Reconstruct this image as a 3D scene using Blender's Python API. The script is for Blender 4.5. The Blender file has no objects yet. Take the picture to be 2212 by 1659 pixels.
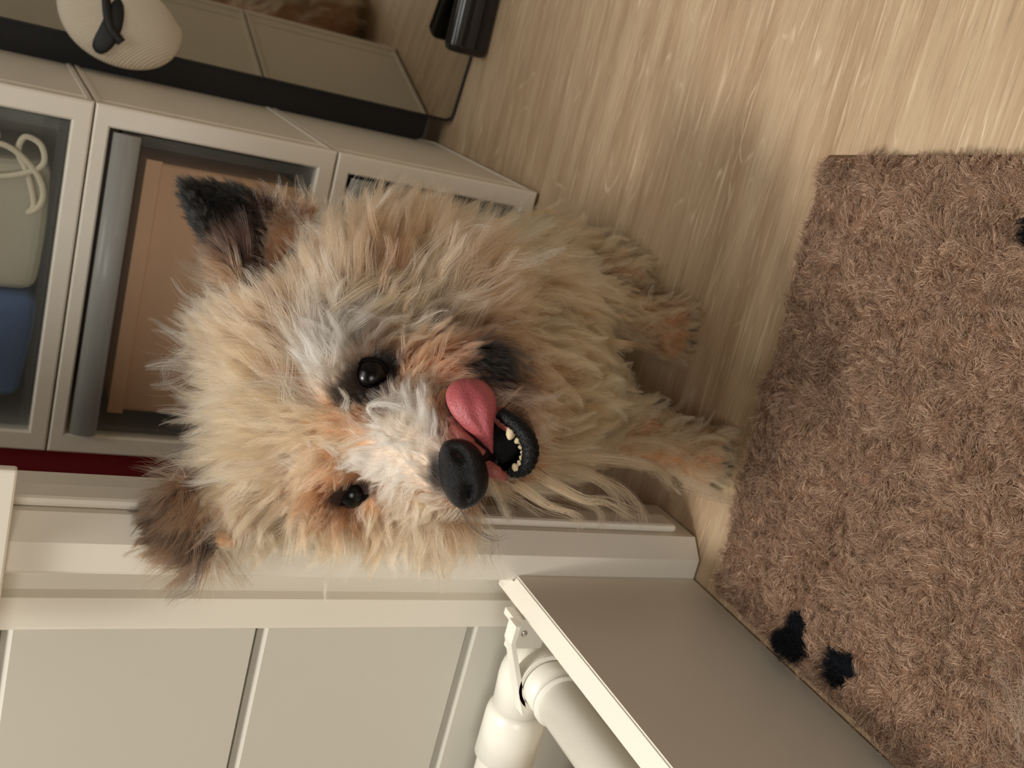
import bpy, bmesh, math, random
import numpy as np
from mathutils import Vector, Matrix
from mathutils.bvhtree import BVHTree
from mathutils.kdtree import KDTree
rng = np.random.default_rng(7)
random.seed(7)
scene = bpy.context.scene
COL = scene.collection
PI = math.pi

# ------------------------------------------------------------------ camera
F = 2369.0                                   # focal length in pixels of the 2212 px wide frame
RW = np.array([[0.92865982, 0.35811174, 0.09667946],      # world direction of "right" of the upright picture
               [0.24767738, -0.40462433, -0.88030397],    # "down" of the upright picture
               [-0.27612832, 0.84144824, -0.46445453]])   # viewing direction
CP = np.array([0.1286, -1.0602, 0.5589])
cam_d = bpy.data.cameras.new('camera'); cam = bpy.data.objects.new('camera', cam_d); COL.objects.link(cam)
# the phone was held sideways: the picture is turned by a quarter
cam.matrix_world = Matrix(((RW[1][0], RW[0][0], -RW[2][0], CP[0]),
                           (RW[1][1], RW[0][1], -RW[2][1], CP[1]),
                           (RW[1][2], RW[0][2], -RW[2][2], CP[2]), (0, 0, 0, 1)))
cam_d.sensor_fit = 'HORIZONTAL'; cam_d.sensor_width = 36.0; cam_d.lens = F*36.0/2212.0
cam_d.clip_start = 0.02; cam_d.clip_end = 30
cam_d.dof.use_dof = True; cam_d.dof.focus_distance = 0.655; cam_d.dof.aperture_fstop = 13.0
scene.camera = cam

# ------------------------------------------------------------------ light
wd = bpy.data.worlds.new('world'); scene.world = wd; wd.use_nodes = True
wd.node_tree.nodes['Background'].inputs[0].default_value = (1.0, 0.96, 0.90, 1)
wd.node_tree.nodes['Background'].inputs[1].default_value = 0.12

def area(name, loc, target, sx, sy, power, color):
    l = bpy.data.lights.new(name, 'AREA'); l.shape = 'RECTANGLE'; l.size = sx; l.size_y = sy
    l.energy = power; l.color = color
    o = bpy.data.objects.new(name, l); COL.objects.link(o); o.location = loc
    o.rotation_euler = (Vector(target)-Vector(loc)).to_track_quat('-Z', 'Y').to_euler()
    return o
area('ceiling_lamp_light', (-0.62, -0.85, 2.20), (-0.05, -0.35, 0.1), 0.35, 0.35, 32, (1.0, 0.985, 0.94))
area('overhead_fill_light', (0.10, -0.80, 2.30), (0.05, -0.60, 0.0), 1.2, 1.0, 17, (1.0, 0.985, 0.94))  # added soft fill from above, stands in for ceiling bounce
area('front_fill_light', (-0.02, -2.60, 0.95), (-0.2, -0.1, 0.25), 0.8, 0.7, 14, (1.0, 0.985, 0.94))  # unseen fill added behind the camera to lift drawer fronts and chest

scene.view_settings.view_transform = 'Standard'; scene.view_settings.look = 'None'
scene.view_settings.gamma = 1.0; scene.view_settings.use_curve_mapping = False
scene.view_settings.exposure = 0.0
scene.cycles.max_bounces = 7; scene.cycles.transparent_max_bounces = 12
scene.cycles.adaptive_threshold = 0.03
scene.cycles_curves.shape = 'THICK' if hasattr(scene, 'cycles_curves') else 'THICK'

# ------------------------------------------------------------------ helpers
def at(X, Y, d):
    """world point seen at picture position X, Y at depth d"""
    return CP + RW[0]*((829.5-Y)/F*d) + RW[1]*((X-1106)/F*d) + RW[2]*d
def pix(P):
    P = np.asarray(P, float); c = (P-CP) @ RW.T
    return np.stack([c[..., 1]/c[..., 2]*F+1106, 829.5-c[..., 0]/c[..., 2]*F, c[..., 2]], -1)
def wdir(dx, dy): return RW[1]*dx - RW[0]*dy       # a direction given in the picture
def lin(r, g, b):
    f = lambda c: ((c/255+0.055)/1.055)**2.4 if c > 10 else c/255/12.92
    return (f(r), f(g), f(b))

def mat(name, color, rough=0.5, spec=0.5, metal=0.0, noise=0.0, nscale=20.0, bump=0.0, bscale=200.0, coat=0.0, sss=0.0):
    m = bpy.data.materials.new(name); m.use_nodes = True; nt = m.node_tree; b = nt.nodes['Principled BSDF']
    b.inputs['Base Color'].default_value = (*color, 1); b.inputs['Roughness'].default_value = rough
    b.inputs['Specular IOR Level'].default_value = spec; b.inputs['Metallic'].default_value = metal
    b.inputs['Coat Weight'].default_value = coat
    if sss: 
        b.inputs['Subsurface Weight'].default_value = sss; b.inputs['Subsurface Radius'].default_value = (0.004, 0.0015, 0.001)
        b.inputs['Subsurface Scale'].default_value = 1.0
    tc = nt.nodes.new('ShaderNodeTexCoord')
    if noise:
        n = nt.nodes.new('ShaderNodeTexNoise'); n.inputs['Scale'].default_value = nscale; n.inputs['Detail'].default_value = 5
        mx = nt.nodes.new('ShaderNodeMix'); mx.data_type = 'RGBA'
        mx.inputs[6].default_value = (*[c*(1-noise) for c in color], 1); mx.inputs[7].default_value = (*[min(1, c*(1+noise)) for c in color], 1)
        nt.links.new(tc.outputs['Object'], n.inputs['Vector']); nt.links.new(n.outputs['Fac'], mx.inputs[0]); nt.links.new(mx.outputs[2], b.inputs['Base Color'])
    if bump:
        n = nt.nodes.new('ShaderNodeTexNoise'); n.inputs['Scale'].default_value = bscale; n.inputs['Detail'].default_value = 3
        bp = nt.nodes.new('ShaderNodeBump'); bp.inputs['Strength'].default_value = bump; bp.inputs['Distance'].default_value = 0.001
        nt.links.new(tc.outputs['Object'], n.inputs['Vector']); nt.links.new(n.outputs['Fac'], bp.inputs['Height']); nt.links.new(bp.outputs['Normal'], b.inputs['Normal'])
    return m

def link(name, me, m=None, parent=None, smooth=False):
    if m: me.materials.append(m)
    if smooth: me.polygons.foreach_set('use_smooth', [True]*len(me.polygons))
    o = bpy.data.objects.new(name, me); COL.objects.link(o)
    if parent: o.parent = parent
    return o
def tag(o, label=None, cat=None, group=None, kind=None):
    for k, v in (('label', label), ('category', cat), ('group', group), ('kind', kind)):
        if v: o[k] = v
    return o
def empty(name, loc=(0, 0, 0), **kw):
    o = bpy.data.objects.new(name, None); COL.objects.link(o); o.empty_display_size = 0.02
    o.location = loc; return tag(o, **kw)
def local(o, parent):
    """parent while the mesh is written in world coordinates"""
    o.parent = parent; o.matrix_parent_inverse = Matrix.Translation(parent.location).inverted(); return o

def bm_box(bm, lo, hi, bevel=0.0, seg=2):
    b = bmesh.new(); bmesh.ops.create_cube(b, size=1)
    for v in b.verts:
        for k in range(3): v.co[k] = (lo[k]+hi[k])/2 + v.co[k]*(hi[k]-lo[k])
    if bevel: bmesh.ops.bevel(b, geom=b.edges[:], offset=bevel, segments=seg, affect='EDGES', profile=0.5)
    me = bpy.data.meshes.new('t'); b.to_mesh(me); b.free(); bm.from_mesh(me); bpy.data.meshes.remove(me)
def bm_prism(bm, poly, z0, z1):
    lo = [bm.verts.new((x, y, z0)) for x, y in poly]; hi = [bm.verts.new((x, y, z1)) for x, y in poly]
    n = len(poly)
    bm.faces.new(lo); bm.faces.new(hi[::-1])
    for i in range(n): bm.faces.new((lo[i], hi[i], hi[(i+1) % n], lo[(i+1) % n]))
def bm_tube(bm, pts, radii, n=16, cap=True, flat=None):
    pts = [Vector(p) for p in pts]; rings = []
    if not hasattr(radii, '__len__'): radii = [radii]*len(pts)
    up = None
    for i, p in enumerate(pts):
        t = (pts[min(i+1, len(pts)-1)]-pts[max(i-1, 0)]).normalized()
        if up is None:
            up = Vector((0, 0, 1)) if abs(t.z) < 0.9 else Vector((1, 0, 0))
        a = t.cross(up).normalized(); b = a.cross(t).normalized(); up = b
        rings.append([bm.verts.new(p + a*math.cos(2*PI*k/n)*radii[i] + b*math.sin(2*PI*k/n)*radii[i]) for k in range(n)])
    for r0, r1 in zip(rings, rings[1:]):
        for k in range(n): bm.faces.new((r0[k], r0[(k+1) % n], r1[(k+1) % n], r1[k]))
    if cap: bm.faces.new(rings[0][::-1]); bm.faces.new(rings[-1])
def bm_ball(bm, c, r, seg=24, rot=None):
    b = bmesh.new(); bmesh.ops.create_uvsphere(b, u_segments=seg, v_segments=seg//2, radius=1)
    r = (r, r, r) if not hasattr(r, '__len__') else r
    for v in b.verts:
        q = Vector((v.co.x*r[0], v.co.y*r[1], v.co.z*r[2]))
        if rot is not None: q = rot @ q
        v.co = q + Vector(c)
    me = bpy.data.meshes.new('t'); b.to_mesh(me); b.free(); bm.from_mesh(me); bpy.data.meshes.remove(me)
def done(name, bm, m, parent=None, smooth=False, world=True):
    bmesh.ops.recalc_face_normals(bm, faces=bm.faces[:])
    me = bpy.data.meshes.new(name); bm.to_mesh(me); bm.free()
    o = link(name, me, m, None, smooth)
    if parent is not None: local(o, parent)
    return o
def box(name, lo, hi, m, parent=None, bevel=0.0, seg=2):
    bm = bmesh.new(); bm_box(bm, lo, hi, bevel, seg); return done(name, bm, m, parent)
def catmull(pts, n):
    P = [np.array(p, float) for p in pts]; P = [2*P[0]-P[1]]+P+[2*P[-1]-P[-2]]; out = []
    for i in range(1, len(P)-2):
        for k in range(n):
            t = k/n; a, b, c, d = P[i-1:i+3]
            out.append(0.5*((2*b)+(c-a)*t+(2*a-5*b+4*c-d)*t*t+(3*b-a-3*c+d)*t**3))
    out.append(P[-2]); return out

def hair_object(name, pts, radii, cols, m, parent=None):
    """pts (N,K,3); radii (K,) or (N,K); cols (N,3)"""
    N, K, _ = pts.shape
    hc = bpy.data.hair_curves.new(name); hc.add_curves([K]*N)
    hc.position_data.foreach_set('vector', pts.astype(np.float32).ravel())
    r = np.broadcast_to(radii, (N, K)).astype(np.float32).ravel()
    at_r = hc.attributes.get('radius') or hc.attributes.new('radius', 'FLOAT', 'POINT'); at_r.data.foreach_set('value', r)
    a = hc.attributes.new('coat', 'FLOAT_COLOR', 'CURVE')
    a.data.foreach_set('color', np.concatenate([cols, np.ones((N, 1))], 1).astype(np.float32).ravel())
    hc.materials.append(m)
    o = bpy.data.objects.new(name, hc); COL.objects.link(o)
    if parent is not None: local(o, parent)
    return o
def hair_mat(name, rough=0.35, principled=False, radial=0.6):
    m = bpy.data.materials.new(name); m.use_nodes = True; nt = m.node_tree; nt.nodes.clear()
    out = nt.nodes.new('ShaderNodeOutputMaterial'); a = nt.nodes.new('ShaderNodeAttribute'); a.attribute_name = 'coat'
    if principled:
        b = nt.nodes.new('ShaderNodeBsdfPrincipled'); b.inputs['Roughness'].default_value = 0.75; b.inputs['Specular IOR Level'].default_value = 0.15
        nt.links.new(a.outputs['Color'], b.inputs['Base Color'])
    else:
        b = nt.nodes.new('ShaderNodeBsdfHairPrincipled'); b.model = 'CHIANG'; b.parametrization = 'COLOR'
        b.inputs['Roughness'].default_value = rough; b.inputs['Radial Roughness'].default_value = radial
        b.inputs['Random Roughness'].default_value = 0.1
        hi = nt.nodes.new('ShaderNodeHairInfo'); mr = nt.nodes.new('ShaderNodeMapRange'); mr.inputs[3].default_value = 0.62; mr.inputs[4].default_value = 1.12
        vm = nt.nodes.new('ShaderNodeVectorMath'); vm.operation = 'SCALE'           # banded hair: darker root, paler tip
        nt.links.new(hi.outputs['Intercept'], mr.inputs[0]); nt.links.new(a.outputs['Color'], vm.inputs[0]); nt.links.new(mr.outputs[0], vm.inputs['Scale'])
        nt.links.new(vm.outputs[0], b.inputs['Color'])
    nt.links.new(b.outputs[0], out.inputs['Surface']); return m

def grow(roots, nrm, comb, length, cols, K=8, lift=0.45, wav=0.12, clump_n=30, clump=0.75, cdir=0.35, hdir=0.12, wfreq=1.3, droop=0.0, seed=1, minz=None, wander=0.0):
    """strands from roots: comb (N,3) unit, length (N,), clumped towards leader strands"""
    r = np.random.default_rng(seed); N = len(roots)
    nc = max(1, N//clump_n); lead = r.choice(N, nc, replace=False)
    kd = KDTree(nc)
    for i, j in enumerate(lead): kd.insert(roots[j], i)
    kd.balance()
    near = np.array([kd.find(p)[1] for p in roots])
    cn = r.normal(size=(nc, 3))*cdir; ph = r.uniform(0, 2*PI, nc); ca = r.uniform(0.5, 1.4, nc); clen = r.uniform(0.8, 1.18, nc)
    def strand(p, n, c, L, dev, ph, ca):
        tn = c-(c*n).sum(-1, keepdims=True)*n; tn /= np.linalg.norm(tn, axis=-1, keepdims=True)+1e-6
        tn = tn*0.8+c*0.2
        s = np.cross(n, tn); out = [p]; q = p.copy()
        lf = lift if hasattr(lift, '__len__') else np.full(len(p), lift)
        for k in range(1, K):
            t = k/(K-1)
            d = n*(lf[:len(p), None] if len(lf) == len(p) else 0.5)*(1.25-t*1.0) + tn*(0.45+0.7*t) + dev*(0.35+0.8*t) + s*(wav*ca[:, None]*4*np.cos(ph+t*2*PI*wfreq)[:, None])*0.5
            d = d + n*(wav*ca[:, None]*np.sin(ph*1.7+t*2*PI*wfreq*0.9)[:, None])*1.2
            d[:, 2] -= droop*t
            d /= np.linalg.norm(d, axis=-1, keepdims=True)
            q = q+d*(L[:, None]/(K-1)); out.append(q)
        return np.stack(out, 1)
    L = length*clen[near]*r.uniform(0.72, 1.1, N)
    lf_l = lift
    own = strand(roots, nrm, comb, L, cn[near]+r.normal(size=(N, 3))*hdir, ph[near]+r.normal(size=N)*0.25, ca[near])
    if hasattr(lift, '__len__'): lift = lift[lead]
    ld = strand(roots[lead], nrm[lead], comb[lead], length[lead]*clen*1.02, cn, ph, ca)
    t = np.linspace(0, 1, K)[None, :, None]; w = np.clip(clump*np.clip(t, 0, 1)**1.05*r.uniform(0.55, 1.08, (N, 1, 1)), 0, 1)
    # follow the leader, keeping a little of the root offset
    out = own*(1-w)+ld[near]*w
    if wander: out += r.normal(size=(N, K, 3))*wander*t
    if minz is not None: out[:, :, 2] = np.maximum(out[:, :, 2], minz)
    return out, near, nc

def sample_mesh(me, n, seed=1, keep=None):
    r = np.random.default_rng(seed); me.calc_loop_triangles()
    V = np.empty(len(me.vertices)*3); me.vertices.foreach_get('co', V); V = V.reshape(-1, 3)
    NN = np.empty(len(me.vertices)*3); me.vertices.foreach_get('normal', NN); NN = NN.reshape(-1, 3)
    T = np.empty(len(me.loop_triangles)*3, np.int32); me.loop_triangles.foreach_get('vertices', T); T = T.reshape(-1, 3)
    A = np.linalg.norm(np.cross(V[T[:, 1]]-V[T[:, 0]], V[T[:, 2]]-V[T[:, 0]]), axis=1)
    if keep is not None: A = A*keep(V[T].mean(1), NN[T].mean(1))
    f = r.choice(len(T), n, p=A/A.sum()); u = np.sqrt(r.uniform(size=n)); v = r.uniform(size=n)
    w = np.stack([1-u, u*(1-v), u*v], 1)[:, :, None]
    P = (V[T[f]]*w).sum(1); M = (NN[T[f]]*w).sum(1); M /= np.linalg.norm(M, axis=1, keepdims=True)
    return P, M

# ------------------------------------------------------------------ materials
M_white = mat('white_gloss_paint', lin(226, 219, 205), 0.38, 0.5, noise=0.02, nscale=6)
M_wall = mat('white_cladding', lin(200, 195, 182), 0.42, noise=0.02, nscale=4)
M_room = mat('pale_wall_paint', lin(150, 146, 138), 0.8, noise=0.04, nscale=5, bump=0.1)
M_pvc = mat('white_pvc', lin(232, 227, 214), 0.28, 0.5, noise=0.02, nscale=30)
M_frame = mat('cream_plastic', lin(242, 234, 219), 0.45, 0.4, noise=0.02, nscale=40, bump=0.08, bscale=900)
M_black = mat('gloss_black_plastic', lin(16, 16, 18), 0.18, 0.6, noise=0.1)
M_dark = mat('dark_gasket', lin(13, 12, 11), 0.6, noise=0.1)
M_red = mat('dark_red_cloth', lin(150, 14, 34), 0.75, noise=0.15, nscale=60, bump=0.3, bscale=500)
M_card = mat('tan_cardboard', lin(236, 186, 146), 0.7, noise=0.05, nscale=15)
M_cord = mat('cream_cord', lin(232, 218, 190), 0.8, noise=0.08, nscale=200, bump=0.5, bscale=1500)
M_beige = mat('beige_fabric', lin(200, 188, 168), 0.85, noise=0.1, nscale=50, bump=0.5, bscale=900)
M_blue = mat('blue_fabric', lin(84, 112, 158), 0.8, noise=0.15, nscale=30, bump=0.4, bscale=700)
M_grey = mat('grey_fabric', lin(206, 196, 172), 0.85, noise=0.12, nscale=15, bump=0.4, bscale=600)
M_char = mat('charcoal_fabric', lin(48, 46, 44), 0.8, noise=0.2, nscale=25)

def mirror_mat():
    m = bpy.data.materials.new('mirror_glass'); m.use_nodes = True; b = m.node_tree.nodes['Principled BSDF']
    b.inputs['Base Color'].default_value = (0.50, 0.49, 0.44, 1); b.inputs['Metallic'].default_value = 1; b.inputs['Roughness'].default_value = 0.02
    nt = m.node_tree; n = nt.nodes.new('ShaderNodeTexNoise'); n.inputs['Scale'].default_value = 14; n.inputs['Detail'].default_value = 6
    mr = nt.nodes.new('ShaderNodeMapRange'); mr.inputs[3].default_value = 0.015; mr.inputs[4].default_value = 0.05
    nt.links.new(n.outputs['Fac'], mr.inputs[0]); nt.links.new(mr.outputs[0], b.inputs['Roughness']); return m
M_mirror = mirror_mat()
def clear_mat(name, tint, dens, rough=0.12):
    m = bpy.data.materials.new(name); m.use_nodes = True; nt = m.node_tree; nt.nodes.clear()
    out = nt.nodes.new('ShaderNodeOutputMaterial'); tr = nt.nodes.new('ShaderNodeBsdfTransparent'); tr.inputs[0].default_value = (*tint, 1)
    b = nt.nodes.new('ShaderNodeBsdfPrincipled'); b.inputs['Base Color'].default_value = (0.56, 0.56, 0.52, 1); b.inputs['Roughness'].default_value = rough
    n = nt.nodes.new('ShaderNodeTexNoise'); n.inputs['Scale'].default_value = 8
    mr = nt.nodes.new('ShaderNodeMapRange'); mr.inputs[3].default_value = dens*0.85; mr.inputs[4].default_value = dens*1.15
    mx = nt.nodes.new('ShaderNodeMixShader')
    nt.links.new(n.outputs['Fac'], mr.inputs[0]); nt.links.new(mr.outputs[0], mx.inputs[0])
    nt.links.new(tr.outputs[0], mx.inputs[1]); nt.links.new(b.outputs[0], mx.inputs[2]); nt.links.new(mx.outputs[0], out.inputs[0]); return m
M_clear = clear_mat('clear_plastic', (0.95, 0.96, 0.96), 0.05)
M_frost = clear_mat('frosted_plastic', (0.75, 0.78, 0.80), 0.55, 0.3)

def wood_mat():
    m = bpy.data.materials.new('limed_oak_boards'); m.use_nodes = True; nt = m.node_tree; b = nt.nodes['Principled BSDF']
    N = nt.nodes.new; Lk = nt.links.new
    tc = N('ShaderNodeTexCoord'); mp = N('ShaderNodeMapping'); mp.inputs['Rotation'].default_value = (0, 0, math.radians(-2))
    Lk(tc.outputs['Object'], mp.inputs['Vector'])
    def noise(scale, sx, sy, detail=4, rough=0.55, dist=0.0):
        q = N('ShaderNodeMapping'); q.inputs['Scale'].default_value = (sx, sy, 1); Lk(mp.outputs[0], q.inputs['Vector'])
        n = N('ShaderNodeTexNoise'); n.inputs['Scale'].default_value = scale; n.inputs['Detail'].default_value = detail
        n.inputs['Roughness'].default_value = rough; n.inputs['Distortion'].default_value = dist
        Lk(q.outputs[0], n.inputs['Vector']); return n
    def ramp(src, stops):
        r = N('ShaderNodeValToRGB'); e = r.color_ramp.elements
        while len(e) < len(stops): e.new(0.5)
        for k, (p, c) in enumerate(stops): e[k].position = p; e[k].color = (c, c, c, 1) if not hasattr(c, '__len__') else (*c, 1)
        Lk(src, r.inputs[0]); return r
    base = ramp(noise(3.2, 1.2, 12, 5).outputs['Fac'], [(0.28, lin(164, 135, 104)), (0.52, lin(184, 157, 126)), (0.75, lin(200, 176, 144))])
    # fine fibres
    fib = noise(60, 0.35, 9, 5, 0.7); fr = ramp(fib.outputs['Fac'], [(0.32, 0.68), (0.47, 0.97), (0.8, 1.10)])
    m1 = N('ShaderNodeMix'); m1.data_type = 'RGBA'; m1.blend_type = 'MULTIPLY'; m1.inputs[0].default_value = 1
    Lk(base.outputs[0], m1.inputs[6]); Lk(fr.outputs[0], m1.inputs[7])
    # limed cathedral rings
    fld = noise(3.0, 0.95, 5.0, 2, 0.4, 0.3)
    mm = N('ShaderNodeMath'); mm.operation = 'MULTIPLY'; mm.inputs[1].default_value = 15; Lk(fld.outputs['Fac'], mm.inputs[0])
    mf = N('ShaderNodeMath'); mf.operation = 'FRACT'; Lk(mm.outputs[0], mf.inputs[0])
    rr = ramp(mf.outputs[0], [(0.0, 0.0), (0.42, 0.0), (0.5, 1.0), (0.58, 0.0)])
    brk = ramp(noise(26, 0.5, 4, 4, 0.7).outputs['Fac'], [(0.46, 0.0), (0.62, 1.0)])
    area_ = ramp(noise(2.1, 1.5, 3.0, 2).outputs['Fac'], [(0.38, 0.0), (0.56, 1.0)])
    a1 = N('ShaderNodeMath'); a1.operation = 'MULTIPLY'; Lk(rr.outputs[0], a1.inputs[0]); Lk(brk.outputs[0], a1.inputs[1])
    a2 = N('ShaderNodeMath'); a2.operation = 'MULTIPLY'; Lk(a1.outputs[0], a2.inputs[0]); Lk(area_.outputs[0], a2.inputs[1])
    # short limed pores
    por = ramp(noise(95, 0.12, 2.2, 3, 0.6).outputs['Fac'], [(0.57, 0.0), (0.70, 0.65)])
    a3 = N('ShaderNodeMath'); a3.operation = 'MAXIMUM'; Lk(a2.outputs[0], a3.inputs[0]); Lk(por.outputs[0], a3.inputs[1])
    m2 = N('ShaderNodeMix'); m2.data_type = 'RGBA'; m2.inputs[7].default_value = (*lin(224, 202, 172), 1)
    Lk(a3.outputs[0], m2.inputs[0]); Lk(m1.outputs[2], m2.inputs[6])
    Lk(m2.outputs[2], b.inputs['Base Color']); b.inputs['Roughness'].default_value = 0.5; b.inputs['Specular IOR Level'].default_value = 0.35
    bp = N('ShaderNodeBump'); bp.inputs['Strength'].default_value = 0.15; bp.inputs['Distance'].default_value = 0.0006
    Lk(fib.outputs['Fac'], bp.inputs['Height']); Lk(bp.outputs[0], b.inputs['Normal']); return m
M_wood = wood_mat()

# ------------------------------------------------------------------ the room
def struct(name, lo, hi, m, bevel=0.0): return tag(box(name, lo, hi, m, None, bevel), kind='structure')
struct('floor', (-1.7, -2.9, -0.05), (1.9, 0.47, 0.0), M_wood)
struct('wall_back', (-1.7, 0.37, 0.0), (1.9, 0.47, 2.4), M_room)
struct('wall_right', (1.8, -2.9, 0.0), (1.9, 0.37, 2.4), M_room)
struct('wall_front', (-1.7, -2.9, 0.0), (1.8, -2.8, 2.4), M_room)
struct('wall_far_left', (-1.7, -2.8, 0.0), (-1.6, 0.37, 2.4), M_room)
struct('ceiling', (-1.7, -2.9, 2.4), (1.9, 0.47, 2.5), M_room)
# white boards of the wall beside the doorway: stacked, each with a bevelled top
bm = bmesh.new(); YB = -0.400; XB = -0.2885
levels = [0.011+0.1655*k for k in range(-1, 14)]
for z0, z1 in zip(levels, levels[1:]):
    z0 = max(z0, 0.0005)
    prof = [(-0.350, z0+0.0008), (YB, z0+0.0008), (YB, z1-0.0085), (YB+0.0045, z1-0.0022), (-0.350, z1-0.0022)]
    a = [bm.verts.new((-1.0, y, z)) for y, z in prof]; b = [bm.verts.new((XB, y, z)) for y, z in prof]
    bm.faces.new(a); bm.faces.new(b[::-1])
    for i in range(len(prof)): bm.faces.new((a[i], a[(i+1) % 5], b[(i+1) % 5], b[i]))
bm_box(bm, (-1.0, -0.388, 0.0005), (XB-0.0002, -0.346, 2.2))
tag(done('wall_left', bm, M_wall), kind='structure')
# moulded door frame post, upright beside the boards
bm = bmesh.new()
bm_prism(bm, [(-0.1962, -0.4149), (-0.2101, -0.4286), (-0.2290, -0.4290), (-0.2325, -0.4255), (-0.2325, -0.3960), (-0.2500, -0.3945), (-0.2590, -0.3990),
              (-0.2620, -0.4050), (-0.2832, -0.4050), (-0.2848, -0.4000), (-0.2884, -0.4000), (-0.2884, -0.3570), (-0.1968, -0.3570)], 0.002, 2.2)
tag(done('trim_1', bm, M_white), kind='structure')
bm = bmesh.new(); bm_box(bm, (-0.1962, -0.4100, 0.0180), (-0.1895, -0.3870, 2.2), 0.003)
tag(done('trim_2', bm, M_white), kind='structure')
tag(box('trim_3', (-0.2892, -0.4370, 0.5115), (-0.1600, -0.4296, 0.66), M_white, None, 0.0015), kind='structure')

# low white board boxing in the pipes
bm = bmesh.new(); bm_prism(bm, [(-0.2265, -1.35), (-0.2265, -0.4295), (-0.2332, -0.4295), (-0.2332, -0.4068), (-0.2468, -0.4068), (-0.2468, -1.35)], 0.003, 0.1655)
bmesh.ops.bevel(bm, geom=[e for e in bm.edges if min(v.co.z for v in e.verts) > 0.1], offset=0.0012, segments=2, affect='EDGES')
tag(done('low_pipe_panel', bm, M_white),
    'low white painted board standing on edge beside the brown rug, hiding waste pipes', 'panel')

# ------------------------------------------------------------------ pipes
px, py, pz, pr = -0.2965, -0.4330, 0.1360, 0.0187
t = empty('waste_pipe', (px, -0.7, 0), label='white plastic waste pipe running along the inside of the low white board', cat='pipe')
bm = bmesh.new(); bm_tube(bm, [(px, -0.478, pz), (px, -1.35, pz)], pr, 48); done('pipe_length', bm, M_pvc, t, True)
bm = bmesh.new(); R2 = 0.0200
bm_tube(bm, [(px, -0.452, pz), (px, -0.486, pz)], R2, 48); bm_tube(bm, [(px, -0.4855, pz), (px, -0.489, pz)], R2+0.0012, 48); done('coupling', bm, M_pvc, t, True)
t = empty('waste_pipe', (-0.5, py, 0), label='white plastic waste pipe leading away along the boarded wall with a thick collar', cat='pipe')
bm = bmesh.new(); bm_tube(bm, [(-0.383, py, pz-0.003), (-1.0, py, pz-0.003)], 0.0205, 48); done('pipe_length', bm, M_pvc, t, True)
bm = bmesh.new(); arc = [(px-0.016+0.016*math.cos(a), py-0.016+0.016*math.sin(a), pz) for a in [PI/2*k/8 for k in range(9)]]
bm_tube(bm, [(px, -0.4515, pz)]+arc+[(-0.340, py, pz-0.002)], R2, 48)
bm_tube(bm, [(-0.338, py, pz-0.002), (-0.341, py, pz-0.002), (-0.348, py, pz-0.003), (-0.385, py, pz-0.003)], [R2, R2+0.0026, R2+0.0042, R2+0.0042], 48)
done('elbow', bm, M_pvc, t, True)
t = empty('pipe_clip', (px, -0.42, 0), label='white plastic clip gripping the pipe bend against the boarded wall', cat='clip')
bm = bmesh.new(); bar = [(-0.3240, pz+0.0135), (-0.2620, pz+0.0405), (-0.2472, pz+0.0405), (-0.2472, pz+0.0370), (-0.2612, pz+0.0370), (-0.3226, pz+0.0102)]
for f0, f1 in ((-0.4660, -0.4537),):
    a = [bm.verts.new((x, f0, z)) for x, z in bar]; b = [bm.verts.new((x, f1, z)) for x, z in bar]; bm.faces.new(a); bm.faces.new(b[::-1])
    for i in range(6): bm.faces.new((a[i], a[(i+1) % 6], b[(i+1) % 6], b[i]))
bm_box(bm, (-0.2720, -0.4560, pz+0.008), (-0.2475, -0.4500, pz+0.0368), 0.0006); bm_box(bm, (-0.2530, -0.4500, pz+0.01), (-0.2475, -0.4380, pz+0.0368), 0.0006)
done('base_plate', bm, M_pvc, t)
bm = bmesh.new(); n = 48
rings = [[bm.verts.new((px+r*math.cos(2*PI*k/n), y, pz+r*math.sin(2*PI*k/n))) for k in range(n)] for r, y in ((R2+0.0006, -0.4545), (R2+0.0042, -0.4545), (R2+0.0042, -0.4654), (R2+0.0036, -0.4660), (R2+0.0010, -0.4660), (R2+0.0006, -0.4654))]
for a, b in zip(rings, rings[1:]+rings[:1]):
    for k in range(n): bm.faces.new((a[k], a[(k+1) % n], b[(k+1) % n], b[k]))
done('saddle', bm, M_pvc, t)
bm = bmesh.new(); bm_ball(bm, (-0.2590, -0.4562, pz+0.0260), (0.0026, 0.0012, 0.0026), 16); done('screw', bm, mat('screw_steel', (0.6, 0.58, 0.55), 0.3, metal=1, noise=0.05), t, True)

def cloth_mesh(name, f, nu, nv, m, thick=0.0015):
    bm = bmesh.new(); g = [[bm.verts.new(f(i/(nu-1), j/(nv-1))) for j in range(nv)] for i in range(nu)]
    for i in range(nu-1):
        for j in range(nv-1): bm.faces.new((g[i][j], g[i+1][j], g[i+1][j+1], g[i][j+1]))
    o = done(name, bm, m, None, True); s = o.modifiers.new('thickness', 'SOLIDIFY'); s.thickness = thick; return o
o = cloth_mesh('crumpled_cloth', lambda u, v: (-0.56+0.30*u, -0.72+0.27*v, 0.014+0.030*abs(math.sin(9*u+5*v+2*math.sin(8*v)))**0.7*1.2+0.012*math.sin(31*v+11*u)*math.sin(14*u)+0.014), 90, 90, M_beige)
tag(o, 'crumpled beige cloth lying on the floor behind the white pipes', 'cloth')

# dark red cloth seen through the gap
o = cloth_mesh('red_curtain', lambda u, v: (-0.62+0.258*u, 0.10+0.006*math.sin(26*u), 0.003+1.2*v), 60, 4, M_red, 0.003)
tag(o, 'dark red curtain hanging in the gap between door frame and drawer stack', 'curtain')

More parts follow.
